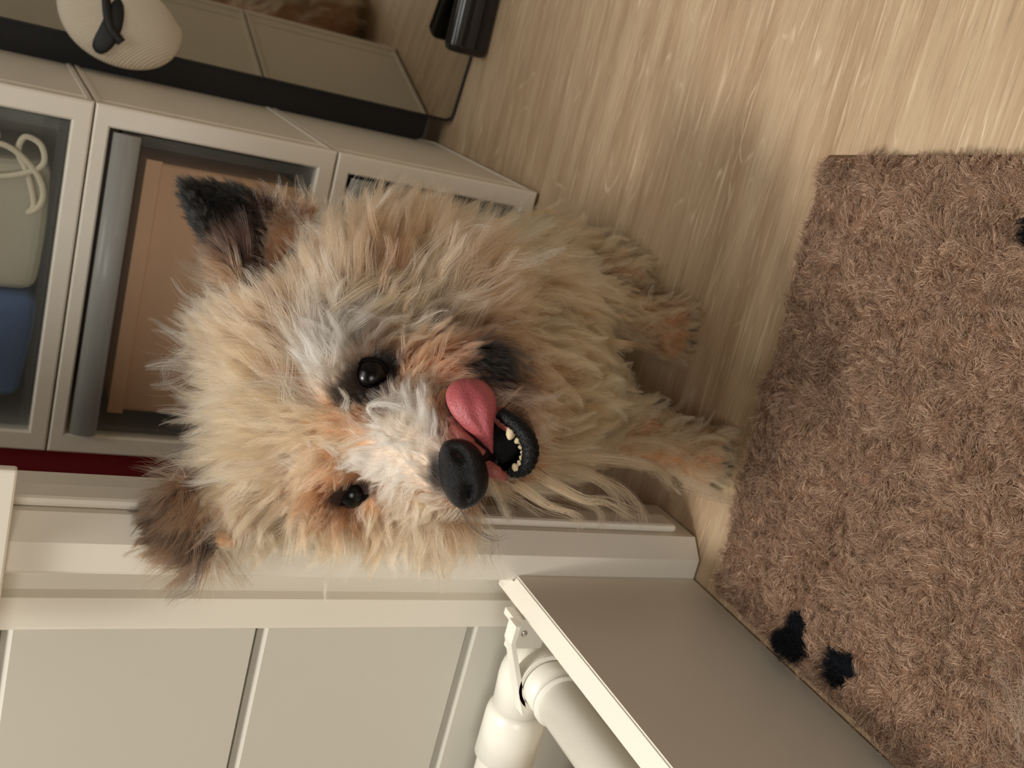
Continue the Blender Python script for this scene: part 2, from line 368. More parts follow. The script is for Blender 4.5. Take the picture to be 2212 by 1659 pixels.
# ------------------------------------------------------------------ stack of see-through drawers
W, HU, DEP = 0.34, 0.2267, 0.326
def drawer_unit(k, label):
    z = k*HU+0.003; t = empty('storage_drawer', (-W/2, DEP/2, z), label=label, cat='storage drawer', group='see-through storage drawers in the stack')
    sb, tb, bb = 0.0195, 0.0140, 0.0170
    H = HU-0.0012
    bm = bmesh.new()
    # case: sides, top, bottom, back, and a bevelled front rim
    bm_box(bm, (-0.004, 0.012, z+0.001), (-0.0012, DEP, z+H-0.001)); bm_box(bm, (-W+0.0012, 0.012, z+0.001), (-W+0.004, DEP, z+H-0.001))
    bm_box(bm, (-W+0.004, 0.012, z+0.001), (-0.004, DEP, z+0.004)); bm_box(bm, (-W+0.004, 0.012, z+H-0.004), (-0.004, DEP, z+H-0.001))
    bm_box(bm, (-W+0.004, DEP-0.003, z+0.004), (-0.004, DEP, z+H-0.004))
    bm_box(bm, (-0.0012, 0.035, z+0.004), (-0.0004, 0.037, z+H-0.004)); bm_box(bm, (-0.0012, DEP-0.016, z+0.004), (0.0, DEP-0.002, z+H-0.004), 0.0004)
    bm_box(bm, (-0.0012, 0.012, z+0.001), (0.0, DEP, z+0.006), 0.0004); bm_box(bm, (-0.0012, 0.012, z+H-0.006), (0.0, DEP, z+H-0.001), 0.0004)
    o1, o2, i1, i2 = (-W, z+0.0004), (0.0, z+H), (-W+sb, z+bb), (-sb, z+H-tb); c = 0.0018
    loops = []
    for (x0, z0, x1, z1, y) in ((o1[0], o1[1], o2[0], o2[1], 0.014), (o1[0], o1[1], o2[0], o2[1], c), (o1[0]+c, o1[1]+c, o2[0]-c, o2[1]-c, 0.0),
                                (i1[0]-c, i1[1]-c, i2[0]+c, i2[1]+c, 0.0), (i1[0], i1[1], i2[0], i2[1], c), (i1[0], i1[1], i2[0], i2[1], 0.014)):
        loops.append([bm.verts.new(p) for p in ((x0, y, z0), (x1, y, z0), (x1, y, z1), (x0, y, z1))])
    for a, b in zip(loops, loops[1:]+loops[:1]):
        for q in range(4): bm.faces.new((a[q], a[(q+1) % 4], b[(q+1) % 4], b[q]))
    done('case', bm, M_frame, t)
    if k == 0:
        for fx in (-0.03, -W+0.03):
            for fy in (0.03, DEP-0.03): bm = bmesh.new(); bm_tube(bm, [(fx, fy, 0.0), (fx, fy, z+0.0012)], 0.012, 16); done('foot', bm, M_dark, t)
    # clear drawer: front pane with inner rim, box walls and frosted lip
    y0 = 0.0040; bm = bmesh.new(); x0, x1, z0, z1 = i1[0]+0.001, i2[0]-0.0012, i1[1]+0.001, i2[1]-0.0015
    bm_box(bm, (x0, y0, z0), (x1, y0+0.0022, z1-0.010))
    bm_box(bm, (x0+0.004, y0+0.004, z0+0.002), (x0+0.0055, DEP-0.02, z1-0.02)); bm_box(bm, (x1-0.0055, y0+0.004, z0+0.002), (x1-0.004, DEP-0.02, z1-0.02))
    bm_box(bm, (x0+0.006, y0+0.004, z0+0.002), (x1-0.006, DEP-0.02, z0+0.0035))
    tray = done('tray', bm, M_clear, t)
    bm = bmesh.new()
    bm_box(bm, (x0+0.0005, y0-0.0015, z0+0.0005), (x0+0.010, y0-0.0002, z1-0.027), 0.0004); bm_box(bm, (x1-0.010, y0-0.0015, z0+0.0005), (x1-0.0005, y0-0.0002, z1-0.027), 0.0004)
    bm_box(bm, (x0+0.0105, y0-0.0015, z0+0.0005), (x1-0.0105, y0-0.0002, z0+0.009), 0.0004)
    done('front_rim', bm, M_clear, t)
    # rounded frosted pull along the top of the front
    prof = [(0.003, z1-0.0262), (-0.004, z1-0.0262), (-0.0080, z1-0.024), (-0.0098, z1-0.018), (-0.0098, z1-0.010), (-0.0075, z1-0.0045), (-0.003, z1-0.002), (0.003, z1-0.002)]
    bm = bmesh.new(); a = [bm.verts.new((x0+0.002, y, zz)) for y, zz in prof]; b = [bm.verts.new((x1-0.002, y, zz)) for y, zz in prof]
    bm.faces.new(a); bm.faces.new(b[::-1])
    for i in range(len(prof)): bm.faces.new((a[i], a[(i+1) % len(prof)], b[(i+1) % len(prof)], b[i]))
    done('pull', bm, M_frost, t, True)
    return t
drawer_unit(0, 'bottom drawer of the see-through stack, standing on the floor, mostly behind the dog')
drawer_unit(1, 'middle drawer of the see-through stack, holding a tan box, behind the dog\'s ears')
drawer_unit(2, 'top drawer of the see-through stack, cut by the picture edge, holding cords and cloth')

# contents
def lumpy(name, lo, hi, m, amp=0.008, fr=30, seed=0, bevel=0.012, label=None, cat=None):
    bm = bmesh.new(); bm_box(bm, lo, hi, bevel, 3); bmesh.ops.subdivide_edges(bm, edges=bm.edges[:], cuts=5, use_grid_fill=True)
    for v in bm.verts:
        v.co += Vector((math.sin(fr*v.co.z+seed), math.sin(fr*v.co.x*1.3+seed*2+fr*v.co.z), math.sin(fr*v.co.x+seed)))*amp*0.5
    o = done(name, bm, m, None, True); tag(o, label, cat); return o
ZM = HU+0.0235
bm = bmesh.new(); bm_box(bm, (-0.300, 0.022, ZM+0.002), (-0.046, 0.28, ZM+0.150), 0.004, 3)
t = empty('cardboard_box', (-0.17, 0.15, ZM), label='tan cardboard box inside the middle see-through drawer', cat='box'); done('box_body', bm, M_card, t)
box('lid_edge', (-0.302, 0.0185, ZM+0.138), (-0.044, 0.0215, ZM+0.153), M_card, t, 0.001)
ZT = 2*HU+0.0245
lumpy('folded_blue_cloth', (-0.300, 0.022, ZT+0.004), (-0.195, 0.20, ZT+0.10), M_blue, 0.006, 40, 1, label='dark blue folded cloth inside the top see-through drawer', cat='cloth')
lumpy('folded_grey_cloth', (-0.190, 0.030, ZT+0.004), (-0.066, 0.20, ZT+0.10), M_grey, 0.005, 28, 2, label='plain grey-beige cloth beside the white cord in the top drawer', cat='cloth')
lumpy('crumpled_beige_cloth', (-0.092, 0.13, ZT+0.08), (-0.032, 0.21, ZT+0.16), M_beige, 0.01, 60, 3, label='crumpled beige cloth heaped at the back of the top drawer', cat='cloth')
cp = [(-0.060, .020, ZT+.075), (-.055, .018, ZT+.045), (-.072, .017, ZT+.020), (-.090, .016, ZT+.010), (-.105, .016, ZT+.012), (-.112, .018, ZT+.02), (-.104, .02, ZT+.016), (-.078, .022, ZT+.024), (-.06, .024, ZT+.034), (-.045, .022, ZT+.030), (-.05, .02, ZT+.016), (-.068, .018, ZT+.014), (-.082, .02, ZT+.04), (-.085, .024, ZT+.07), (-.07, .026, ZT+.085), (-.05, .024, ZT+.07), (-.048, .022, ZT+.05)]
bm = bmesh.new(); bm_tube(bm, catmull(cp, 8), 0.0028, 10); tag(done('white_cord', bm, M_cord, None, True), 'looped cream cord lying in the top see-through drawer', 'cord')
lumpy('dark_folded_cloth', (-0.28, 0.035, 0.030), (-0.045, 0.26, 0.133), M_char, 0.008, 30, 5, label='dark cloth packed in the bottom see-through drawer', cat='cloth')

# ------------------------------------------------------------------ mirror against the back wall
ang = math.radians(-10); mc = (0.032, 0.2865)
t = empty('floor_mirror', (mc[0], mc[1], 0), label='frameless-looking floor mirror with thin black edge and rounded corner behind the drawers', cat='mirror')
def rrect(x0, z0, x1, z1, r, n=8):
    out = []
    for cx, cz, a0 in ((x1-r, z1-r, 0), (x0+r, z1-r, 90), (x0+r, z0+r, 180), (x1-r, z0+r, 270)):
        for k in range(n+1):
            a = math.radians(a0+90*k/n); out.append((cx+r*math.cos(a), cz+r*math.sin(a)))
    return out
MR = Matrix.Translation((mc[0], mc[1], 0)) @ Matrix.Rotation(ang, 4, 'Z')
def mplate(name, P, y0, y1, m):
    bm = bmesh.new(); a = [bm.verts.new(MR @ Vector((x, y0, z))) for x, z in P]; b = [bm.verts.new(MR @ Vector((x, y1, z))) for x, z in P]
    bm.faces.new(a); bm.faces.new(b[::-1])
    for i in range(len(P)): bm.faces.new((a[i], a[(i+1) % len(P)], b[(i+1) % len(P)], b[i]))
    return done(name, bm, m, t)
mplate('glass', rrect(0.002, 0.0035, 0.418, 1.498, 0.009), 0.0, 0.004, M_mirror)
mplate('black_edge', rrect(0.0, 0.0012, 0.42, 1.50, 0.011), 0.0042, 0.010, M_dark)
mplate('gap_shade_board', rrect(-0.036, 0.03, 0.42, 1.46, 0.012), 0.0102, 0.022, M_dark)  # black plate added as painted shade in the gap between drawers and mirror
# thin black edge line around the glass
bm = bmesh.new(); P = rrect(0.001, 0.0025, 0.419, 1.499, 0.010)
bm_tube(bm, [MR @ Vector((x, -0.0006, z)) for x, z in P+P[:1]], 0.0016, 8, False); done('edge_strip', bm, M_dark, t)

# glossy black base bar in front of the mirror
t = empty('black_base_bar', (0.30, 0.245, 0), label='glossy black ridged plastic bar lying on the floor against the mirror', cat='bar')
bm = bmesh.new(); bm_box(bm, (0.118, 0.2235, 0.001), (0.55, 0.2500, 0.052), 0.0085, 4); done('bar_body', bm, M_black, t, True)
bm = bmesh.new()
for y, zz in ((0.2230, 0.036), (0.2225, 0.018), (0.2330, 0.0520)): bm_tube(bm, [(0.127, y+0.0015, zz-0.001), (0.545, y+0.0015, zz-0.001)], 0.0030, 10)
done('ridge', bm, M_black, t, True)

# beige bag with black strap hanging on the drawer stack
t = empty('cloth_bag', (0.05, 0.21, 0.45), label='beige twill cloth bag with a black strap hanging beside the top drawer', cat='bag')
BC = at(262, 12, 1.215)
def bag_pt(u, v):
    a = u*2*PI; lat = (v-0.5)*PI; k = max(0.0, math.cos(lat))**0.75
    w = 1+0.05*math.sin(3*a+1)
    return Vector(BC)+Vector(RW[0])*(-0.066*w*math.cos(a)*k)+Vector(RW[2])*(0.028*math.sin(a)*k)+Vector((0, 0, 0.061*math.sin(lat)*(1+0.10*math.cos(a)))) 
bm = bmesh.new(); g = [[bm.verts.new(bag_pt(i/36, j/24)) for j in range(25)] for i in range(36)]
for i in range(36):
    for j in range(24): bm.faces.new((g[i][j], g[(i+1) % 36][j], g[(i+1) % 36][j+1], g[i][j+1]))
bmesh.ops.remove_doubles(bm, verts=bm.verts[:], dist=1e-5)
def twill():
    m = mat('beige_twill', lin(208, 196, 176), 0.9, 0.2, noise=0.05); nt = m.node_tree
    w = nt.nodes.new('ShaderNodeTexWave'); w.inputs['Scale'].default_value = 160; w.inputs['Distortion'].default_value = 2; w.bands_direction = 'DIAGONAL'
    tc = nt.nodes.new('ShaderNodeTexCoord'); bp = nt.nodes.new('ShaderNodeBump'); bp.inputs['Strength'].default_value = 0.6; bp.inputs['Distance'].default_value = 0.001
    nt.links.new(tc.outputs['Object'], w.inputs['Vector']); nt.links.new(w.outputs['Fac'], bp.inputs['Height']); nt.links.new(bp.outputs[0], nt.nodes['Principled BSDF'].inputs['Normal']); return m
M_twill = twill(); done('bag_body', bm, M_twill, t, True)
bm = bmesh.new()
bm_tube(bm, catmull([at(222, -60, 1.190), at(228, -10, 1.186), at(232, 30, 1.186), at(240, 62, 1.188), at(262, 92, 1.194)], 8), 0.0050, 10)
done('strap', bm, M_dark, t, True)
Rb = Matrix((tuple(RW[0]), tuple(RW[1]), tuple(RW[2]))).transposed()
bm = bmesh.new(); bm_ball(bm, at(232, 52, 1.193), (0.034, 0.0165, 0.008), 24, Rb @ Matrix.Rotation(math.radians(16), 3, 'Z')); done('opening', bm, M_dark, t, True)
FULL_R = 1.0
# ------------------------------------------------------------------ the dog
SK = lin(176, 138, 104)
def skin_mat():
    m = bpy.data.materials.new('dog_skin'); m.use_nodes = True; nt = m.node_tree; b = nt.nodes['Principled BSDF']
    a = nt.nodes.new('ShaderNodeAttribute'); a.attribute_name = 'coat'
    n = nt.nodes.new('ShaderNodeTexNoise'); n.inputs['Scale'].default_value = 300
    tc = nt.nodes.new('ShaderNodeTexCoord'); nt.links.new(tc.outputs['Object'], n.inputs['Vector'])
    bp = nt.nodes.new('ShaderNodeBump'); bp.inputs['Strength'].default_value = 0.5; bp.inputs['Distance'].default_value = 0.001
    nt.links.new(n.outputs['Fac'], bp.inputs['Height']); nt.links.new(bp.outputs[0], b.inputs['Normal'])
    nt.links.new(a.outputs['Color'], b.inputs['Base Color']); b.inputs['Roughness'].default_value = 0.7; b.inputs['Specular IOR Level'].default_value = 0.2
    return m
bm = bmesh.new()
def ball(c, r, rot=None): bm_ball(bm, c, r, 20, rot)
def limb(pts):
    """pts: (point, radius)"""
    for (p, r), (q, s) in zip(pts, pts[1:]):
        p = np.array(p, float); q = np.array(q, float); n = max(3, int(np.linalg.norm(q-p)/min(r, s)*4))
        for k in range(n+1):
            t = k/n; bm_ball(bm, p+(q-p)*t, r+(s-r)*t, 16)
A = at
# skull, cheeks, neck ruff
ball(A(690, 850, .722), .058); ball(A(650, 760, .735), .052); ball(A(640, 980, .725), .046); ball(A(535, 1075, .712), .026)
ball(A(800, 720, .735), .056); ball(A(860, 660, .755), .052); ball(A(960, 690, .750), .050)
ball(A(810, 1030, .705), .036); ball(A(930, 1060, .705), .030); ball(A(730, 1050, .700), .030)
ball(A(760, 900, .690), .038); ball(A(800, 830, .692), .034)
# brow ridges
limb([(A(735, 800, .668), .016), (A(745, 880, .664), .015), (A(728, 1000, .664), .014), (A(705, 1060, .672), .012)])
# muzzle
limb([(A(800, 925, .672), .028), (A(880, 960, .650), .0245), (A(960, 1000, .630), .0205), (A(985, 1012, .622), .018)])
limb([(A(850, 900, .668), .024), (A(960, 930, .645), .021), (A(1010, 985, .630), .015)])
limb([(A(870, 1010, .668), .022), (A(990, 1040, .640), .016)])
limb([(A(900, 820, .690), .028), (A(1000, 830, .665), .020), (A(1045, 800, .675), .018)])
# lower jaw and throat
limb([(A(980, 830, .700), .030), (A(1060, 880, .665), .020), (A(1100, 950, .645), .0165), (A(1100, 990, .645), .014)])
limb([(A(900, 880, .745), .055), (A(1060, 850, .745), .048), (A(1140, 840, .790), .050)])
# neck, chest, trunk
limb([(A(760, 760, .800), .062), (A(950, 760, .830), .066), (A(1120, 780, .850), .064)])
limb([(A(1080, 920, .790), .045), (A(1150, 900, .815), .048), (A(1175, 840, .860), .048)])
limb([((-.070, -.345, .185), .066), ((-.085, -.26, .165), .068), ((-.100, -.17, .120), .074)])
ball((-.100, -.155, .083), (.074, .078, .080)); ball((-.045, -.175, .062), (.036, .062, .055)); ball((-.150, -.175, .062), (.036, .062, .055))
limb([((-.035, -.20, .035), .022), ((-.030, -.245, .020), .018)]); limb([((-.155, -.20, .035), .022), ((-.160, -.24, .020), .018)])
# fore leg nearest the door frame
pR = np.array((-.1290, -.4050, .0)); pL = np.array((-.0520, -.3130, .0))
limb([((-.112, -.368, .190), .038), ((-.122, -.360, .135), .029), ((-.124, -.364, .085), .021), ((-.128, -.378, .045), .0185), ((-.129, -.392, .024), .0185)])
limb([((-.052, -.345, .180), .036), ((-.047, -.318, .125), .028), ((-.049, -.302, .080), .0205), ((-.051, -.304, .045), .0170), ((-.051, -.305, .024), .0175)])
for P, s in ((pR, 1), (pL, -1)):
    dv = np.array((0.10 if s < 0 else -0.02, -1.0, 0)); dv /= np.linalg.norm(dv); sd = np.array((-dv[1], dv[0], 0))
    ball(P+np.array((0, 0.004, .0175)), (.020, .022, .0165))
    for k, (o, f) in enumerate(((-.0165, .006), (-.0058, .013), (.0058, .013), (.0165, .006))):
        limb([(P+sd*o*0.8+dv*(f-.008)+np.array((0, 0, .0150)), .0088), (P+sd*o+dv*(f+.003)+np.array((0, 0, .0095)), .0085)])
# tail lying behind
limb([((-.105, -.090, .05), .018), ((-.12, -.055, .03), .014), ((-.15, -.03, .022), .010)])

def ear(B1, B2, T, back, apex=0.0):
    """an upright cupped ear: B1, B2 base corners, T tip, back = how far the middle is set back"""
    B1, B2, T = map(np.array, (B1, B2, T)); n = 14; outer = []
    nrm = np.cross(B2-B1, T-B1); nrm /= np.linalg.norm(nrm)
    if nrm @ RW[2] < 0: nrm = -nrm
    for i in range(n+1):
        v = i/n
        for j in range(n+1):
            u = j/n; w = (1-v)**0.85
            p = B1+(B2-B1)*(0.5+(u-0.5)*w) ; p = p+(T-(B1+B2)/2)*v
            p = p+nrm*back*math.sin(PI*u)*(1-v)**0.6
            bm_ball(bm, p, 0.0030+0.0012*(1-v), 8)
ear(A(522, 612, .712), A(672, 452, .742), A(402, 404, .722), .024)
ear(A(395, 1046, .690), A(500, 1172, .688), A(292, 1172, .690), .014)
me = bpy.data.meshes.new('raw'); bm.to_mesh(me); bm.free()
raw = bpy.data.objects.new('raw', me); COL.objects.link(raw)
rm = raw.modifiers.new('r', 'REMESH'); rm.mode = 'VOXEL'; rm.voxel_size = 0.0026
sm = raw.modifiers.new('s', 'SMOOTH'); sm.factor = 0.5; sm.iterations = 6
dg = bpy.context.evaluated_depsgraph_get(); body = bpy.data.meshes.new_from_object(raw.evaluated_get(dg)); body.name = 'dog'
bpy.data.objects.remove(raw)
zz = np.empty(len(body.vertices)*3); body.vertices.foreach_get('co', zz); zz = zz.reshape(-1, 3)
zz[:, 2] = np.maximum(zz[:, 2], 0.0012); body.vertices.foreach_set('co', zz.ravel()); body.update()
BV = BVHTree.FromPolygons([tuple(v) for v in zz], [tuple(p.vertices) for p in body.polygons])
def hit(X, Y, off=0.0):
    d = at(X, Y, 1.0)-CP; h = BV.ray_cast(Vector(CP), Vector(d).normalized())
    if h[0] is None: return None
    return np.array(h[0])-d/np.linalg.norm(d)*off, np.array(h[1])

# coat guides: picture position, direction in the picture, length mm, lift, colour
TAN, LT, PALE, DK, BLK, RED, GRY = [np.array(lin(*c)) for c in ((194, 140, 102), (213, 162, 122), (232, 207, 184), (132, 86, 56), (15, 14, 13), (158, 100, 72), (104, 90, 76))]
G = []
def g(X, Y, dx, dy, L, lift, col, w=1.0): G.append((X, Y, dx, dy, L, lift, col, w))
# crown
for X, Y, dx, dy in ((420, 850, -1, -.1), (430, 960, -1, -.1), (480, 760, -1, -.3), (560, 900, -1, 0), (560, 1000, -1, .35), (600, 780, -1, -.25), (640, 880, -1, 0), (520, 1080, -.45, .9), (450, 1020, -1, -.15), (690, 900, -1, -.1)):
    g(X, Y, dx, dy, 42, .46, LT if Y > 850 else TAN*1.05)
g(500, 680, -1, -.35, 40, .5, LT); g(450, 640, -.9, -.4, 34, .5, LT); g(590, 650, -.8, -.6, 34, .5, TAN)
# between the eyes, brows, bridge of the nose
g(740, 930, -.9, -.1, 22, .35, TAN); g(770, 950, -.7, .3, 20, .3, LT); g(700, 1010, -.9, .4, 28, .4, TAN)
g(725, 770, -.2, -1, 30, .35, PALE, 1.3); g(700, 800, -.5, -.9, 30, .4, PALE); g(760, 720, .4, -1, 34, .3, PALE*.85)
g(800, 700, .8, -.7, 36, .25, LT)
for X, Y in ((840, 935), (880, 960), (920, 985), (945, 1000)): g(X, Y, -.85, -.25, 14, .25, PALE, 1.6)
for X, Y in ((870, 900), (910, 920), (935, 950)): g(X, Y, -.1, -1, 20, .35, PALE, 1.3)
g(800, 1000, -.9, .4, 24, .25, PALE, 1.3); g(850, 1020, -.6, .8, 18, .3, PALE); g(900, 1060, -.3, 1, 18, .35, LT)
g(790, 890, -.5, -.3, 12, .2, DK); g(760, 860, -.7, -.3, 11, .2, GRY*.7)
# around the far eye
g(740, 1030, -.9, .5, 12, .2, TAN*.8); g(700, 1070, -.7, .8, 22, .3, DK); g(800, 1090, .1, 1, 22, .35, LT); g(760, 1110, -.1, 1, 24, .35, DK)
# cheek by the door frame
for X, Y, c in ((600, 1130, LT), (670, 1140, TAN), (740, 1140, LT), (830, 1130, TAN), (910, 1110, LT), (960, 1110, TAN)): g(X, Y, -.15+(X-700)/900, 1, 34, .5, c)
g(1050, 1080, .5, 1, 26, .45, DK*.8)
# cheek and ruff on the other side
for X, Y, dx, dy, c in ((700, 560, .05, -1, TAN), (760, 520, .1, -1, DK*1.2), (830, 520, .25, -1, TAN), (900, 560, .45, -.9, TAN*.95), (960, 600, .7, -.8, TAN), (740, 640, -.1, -1, TAN), (820, 620, .3, -1, DK*1.25), (900, 640, .5, -.9, LT), (1000, 640, .9, -.4, TAN), (650, 640, -.3, -1, TAN), (1050, 560, .9, -.4, TAN)):
    g(X, Y, dx, dy, 46, .45, c)
g(850, 740, .6, -.8, 28, .3, TAN); g(900, 780, .7, -.7, 24, .3, DK*1.3); g(950, 760, .9, -.2, 24, .3, RED*1.2); g(880, 830, .3, -.8, 18, .25, TAN)
# muzzle side by the tongue, lips, jaw
g(950, 880, .2, -.9, 12, .2, RED); g(960, 930, .1, -.9, 9, .15, DK); g(990, 790, .9, .1, 20, .25, RED*1.1); g(1040, 760, .9, .3, 22, .3, BLK*2, 1.3); g(1075, 775, .9, .6, 24, .35, BLK*2.5, 1.3); g(1110, 800, .8, .6, 22, .3, GRY)
g(1130, 860, .9, .3, 18, .3, TAN); g(1150, 900, 1, .2, 20, .3, LT)
# throat and chest
for X, Y, dx, dy in ((1180, 760, 1, .1), (1230, 800, 1, .1), (1200, 860, 1, 0), (1150, 680, 1, .2), (1260, 740, 1, .1), (1290, 850, 1, -.1), (1220, 920, 1, .1), (1180, 980, 1, .3), (1280, 780, 1, .1)):
    g(X, Y, dx, dy, 31, .28, TAN*.98)
g(1130, 600, 1, -.1, 44, .35, TAN*.85); g(1200, 640, 1, -.1, 40, .35, TAN*.85); g(1100, 1060, .8, .7, 34, .35, TAN)
# legs
for X, Y, dx, dy, L in ((1250, 1000, 1, .1, 32), (1330, 980, 1, 0, 30), (1400, 980, 1, -.1, 26), (1470, 980, 1, 0, 22), (1300, 1060, .8, .9, 40), (1380, 1050, .8, .8, 36), (1340, 935, .9, -.8, 36), (1430, 945, 1, -.5, 28)):
    g(X, Y, dx, dy, L, .3, TAN)
for X, Y, c in ((1510, 960, TAN), (1530, 1000, TAN), (1520, 1040, LT), (1560, 1030, LT), (1555, 970, TAN)): g(X, Y, 1, (Y-995)/160, 25, .34, c)
for X, Y in ((1330, 700), (1400, 720), (1380, 690)): g(X, Y, 1, 0, 24, .28, TAN*.8)
for X, Y in ((1440, 710), (1470, 740)): g(X, Y, 1, 0, 20, .30, TAN*.75)
# ears
def hitpt(X, Y, fallback=None):
    h = hit(X, Y)
    return h
GP, GD, GL, GF, GC, GW = [], [], [], [], [], []
for X, Y, dx, dy, L, lift, col, w in G:
    h = hit(X, Y)
    if h is None: continue
    d = wdir(dx, dy); GP.append(h[0]); GD.append(d/np.linalg.norm(d)); GL.append(L/1000); GF.append(lift); GC.append(col); GW.append(w)
# the far side of the body, set out directly in the room
for p, d, L in (((-.10, -.10, .14), (0, .3, -1), .035), ((-.02, -.15, .08), (.4, .2, -1), .034), ((-.17, -.16, .08), (-.4, .2, -1), .034), ((-.10, -.26, .23), (0, .8, -.5), .034), ((-.15, -.28, .16), (-.3, .4, -1), .034), ((-.01, -.27, .15), (.4, .1, -1), .036), ((-.10, -.30, .33), (0, .8, -.3), .038), ((-.12, -.05, .04), (-.3, .8, 0), .03)):
    GP.append(np.array(p)); GD.append(np.array(d)/np.linalg.norm(d)); GL.append(L); GF.append(.35); GC.append(TAN*.9); GW.append(1.0)
GP, GD, GL, GF, GC, GW = map(np.array, (GP, GD, GL, GF, GC, GW))
def coat(P, power=4.0):
    D = ((P[:, None, :]-GP[None])**2).sum(-1)+1e-7; w = GW/D**(power/2); w /= w.sum(1, keepdims=True)
    d = w @ GD; d /= np.linalg.norm(d, axis=1, keepdims=True)+1e-9
    return d, w @ GL, w @ GF, w @ GC

def patch(P, X, Y, rx, ry, ang=0.0):
    """1 inside an ellipse around a picture position (for surfaces of the head that face the camera)"""
    q = pix(P); a = math.radians(ang); u = (q[:, 0]-X)*math.cos(a)+(q[:, 1]-Y)*math.sin(a); v = -(q[:, 0]-X)*math.sin(a)+(q[:, 1]-Y)*math.cos(a)
    return 1/(1+np.exp(((u/rx)**2+(v/ry)**2-1)*4))
EARS = [(A(522, 612, .712), A(672, 452, .742), A(402, 404, .722)), (A(395, 1046, .690), A(500, 1172, .688), A(292, 1172, .690))]
def ear_v(P, k):
    """height along ear k, 0 base to 1 tip, and nearness mask"""
    B1, B2, T = map(np.array, EARS[k]); b = (B1+B2)/2; ax = T-b; L = np.linalg.norm(ax); ax = ax/L
    v = ((P-b) @ ax)/L; lat = np.linalg.norm((P-b)-((P-b) @ ax)[:, None]*ax, axis=1)
    return v, (v > 0.0) & (lat < 0.043*(1.12-v*0.75)) & (P[:, 2] > 0.38), ax
def front(P): return (P[:, 1] < -0.36)

def coat_full(P, N):
    d, L, lf, c = coat(P)
    # back of the head behind the near ear: dark banded hair
    eb = (patch(P, 600, 440, 75, 50, 10)*(P[:, 2] > .30))[:, None]; c = c*(1-0.75*eb)+np.array(lin(70, 56, 44))*0.75*eb
    for k in (0, 1):
        v, m, ax = ear_v(P, k)
        if k == 0: sdr = wdir(-.55, -.35)
        else: sdr = wdir(-.6, .5)
        sdr = sdr/np.linalg.norm(sdr)
        dd = ax*0.8+sdr*0.5; mm = m.astype(float)[:, None]*np.clip(v*4, 0, 1)[:, None]
        d = d*(1-mm)+dd*mm; L = L*(1-mm[:, 0])+(0.016-0.007*np.clip(v, 0, 1))*mm[:, 0]
        lf = lf*(1-mm[:, 0])+0.30*mm[:, 0]
        B1, B2, T = map(np.array, EARS[k]); sa = (B2-B1)/np.linalg.norm(B2-B1); s = ((P-(B1+B2)/2-ax*0) @ sa)/(np.linalg.norm(B2-B1)/2)
        camf = (N @ -RW[2]) > -0.15
        if k == 0:
            dark = np.clip((v-0.36)*5+1.8*np.clip(s+.05, 0, 1)*(v > 0.02)+0.8*np.clip(-s-.2, 0, 1)*(v > .3), 0, 1); brown = np.clip(1.3-np.abs(s), 0, 1)*np.clip((v+.05)*6, 0, 1)
        else:
            dark = np.clip((v+0.02)*3.5+0.9*np.clip(s+.1, 0, 1), 0, 1)*(0.86+0.14*np.sin(P[:, 0]*900+P[:, 2]*700)); brown = np.clip(1-v*1.2, 0, 1)*0.7
        mb = (v > -0.25) & (v < 1.1) & (np.abs(s) < 1.2) & (P[:, 2] > .37) & (np.linalg.norm((P-(B1+B2)/2)-((P-(B1+B2)/2) @ ax)[:, None]*ax, axis=1) < 0.040) if k == 0 else m
        if k == 0: brown = np.maximum(brown, np.clip((v+.25)*8, 0, 1)*np.clip((1.2-np.abs(s))*3, 0, 1)*mb*(np.abs(v) < .35))
        bm_ = (brown*(m | mb))[:, None]; c = c*(1-bm_)+np.array(lin(50, 32, 27))*bm_
        tip = (dark*m)[:, None]; c = c*(1-tip)+BLK*tip
    f = front(P).astype(float)
    for X, Y, rx, ry, an, col in ((797, 825, 62, 58, 20, BLK*1.3), (745, 850, 36, 28, 0, np.array(lin(60, 48, 40))), (830, 790, 34, 40, 0, BLK*1.5),
                                  (765, 1066, 64, 22, -20, BLK*1.2), (700, 1110, 20, 22, 0, DK*.8),
                                  (1040, 790, 42, 44, 30, BLK*1.6), (945, 1020, 22, 46, 0, BLK*1.8), (1000, 960, 40, 52, 0, np.array(lin(140, 80, 64))), (1060, 1070, 40, 22, 0, DK*.7)):
        w = (patch(P, X, Y, rx, ry, an)*f)[:, None]; c = c*(1-w)+col*w; L = L*(1-0.45*w[:, 0])
    ne = 1-((ear_v(P, 0)[1]) | (ear_v(P, 1)[1])).astype(float)
    for X, Y, rx, ry, an, s in ((560, 560, 120, 90, -40, .62), (440, 1085, 130, 100, 20, .55), (470, 1180, 60, 60, 0, .5), (610, 430, 95, 70, 0, .62), (590, 600, 100, 80, 0, .45), (770, 1045, 75, 50, 0, .6), (800, 812, 70, 60, 0, .35)): L = L*(1-s*patch(P, X, Y, rx, ry, an)*(f if X > 740 else (P[:, 2] > .28))*ne)
    d = d/(np.linalg.norm(d, axis=1, keepdims=True)+1e-9)
    return d, L, lf, c

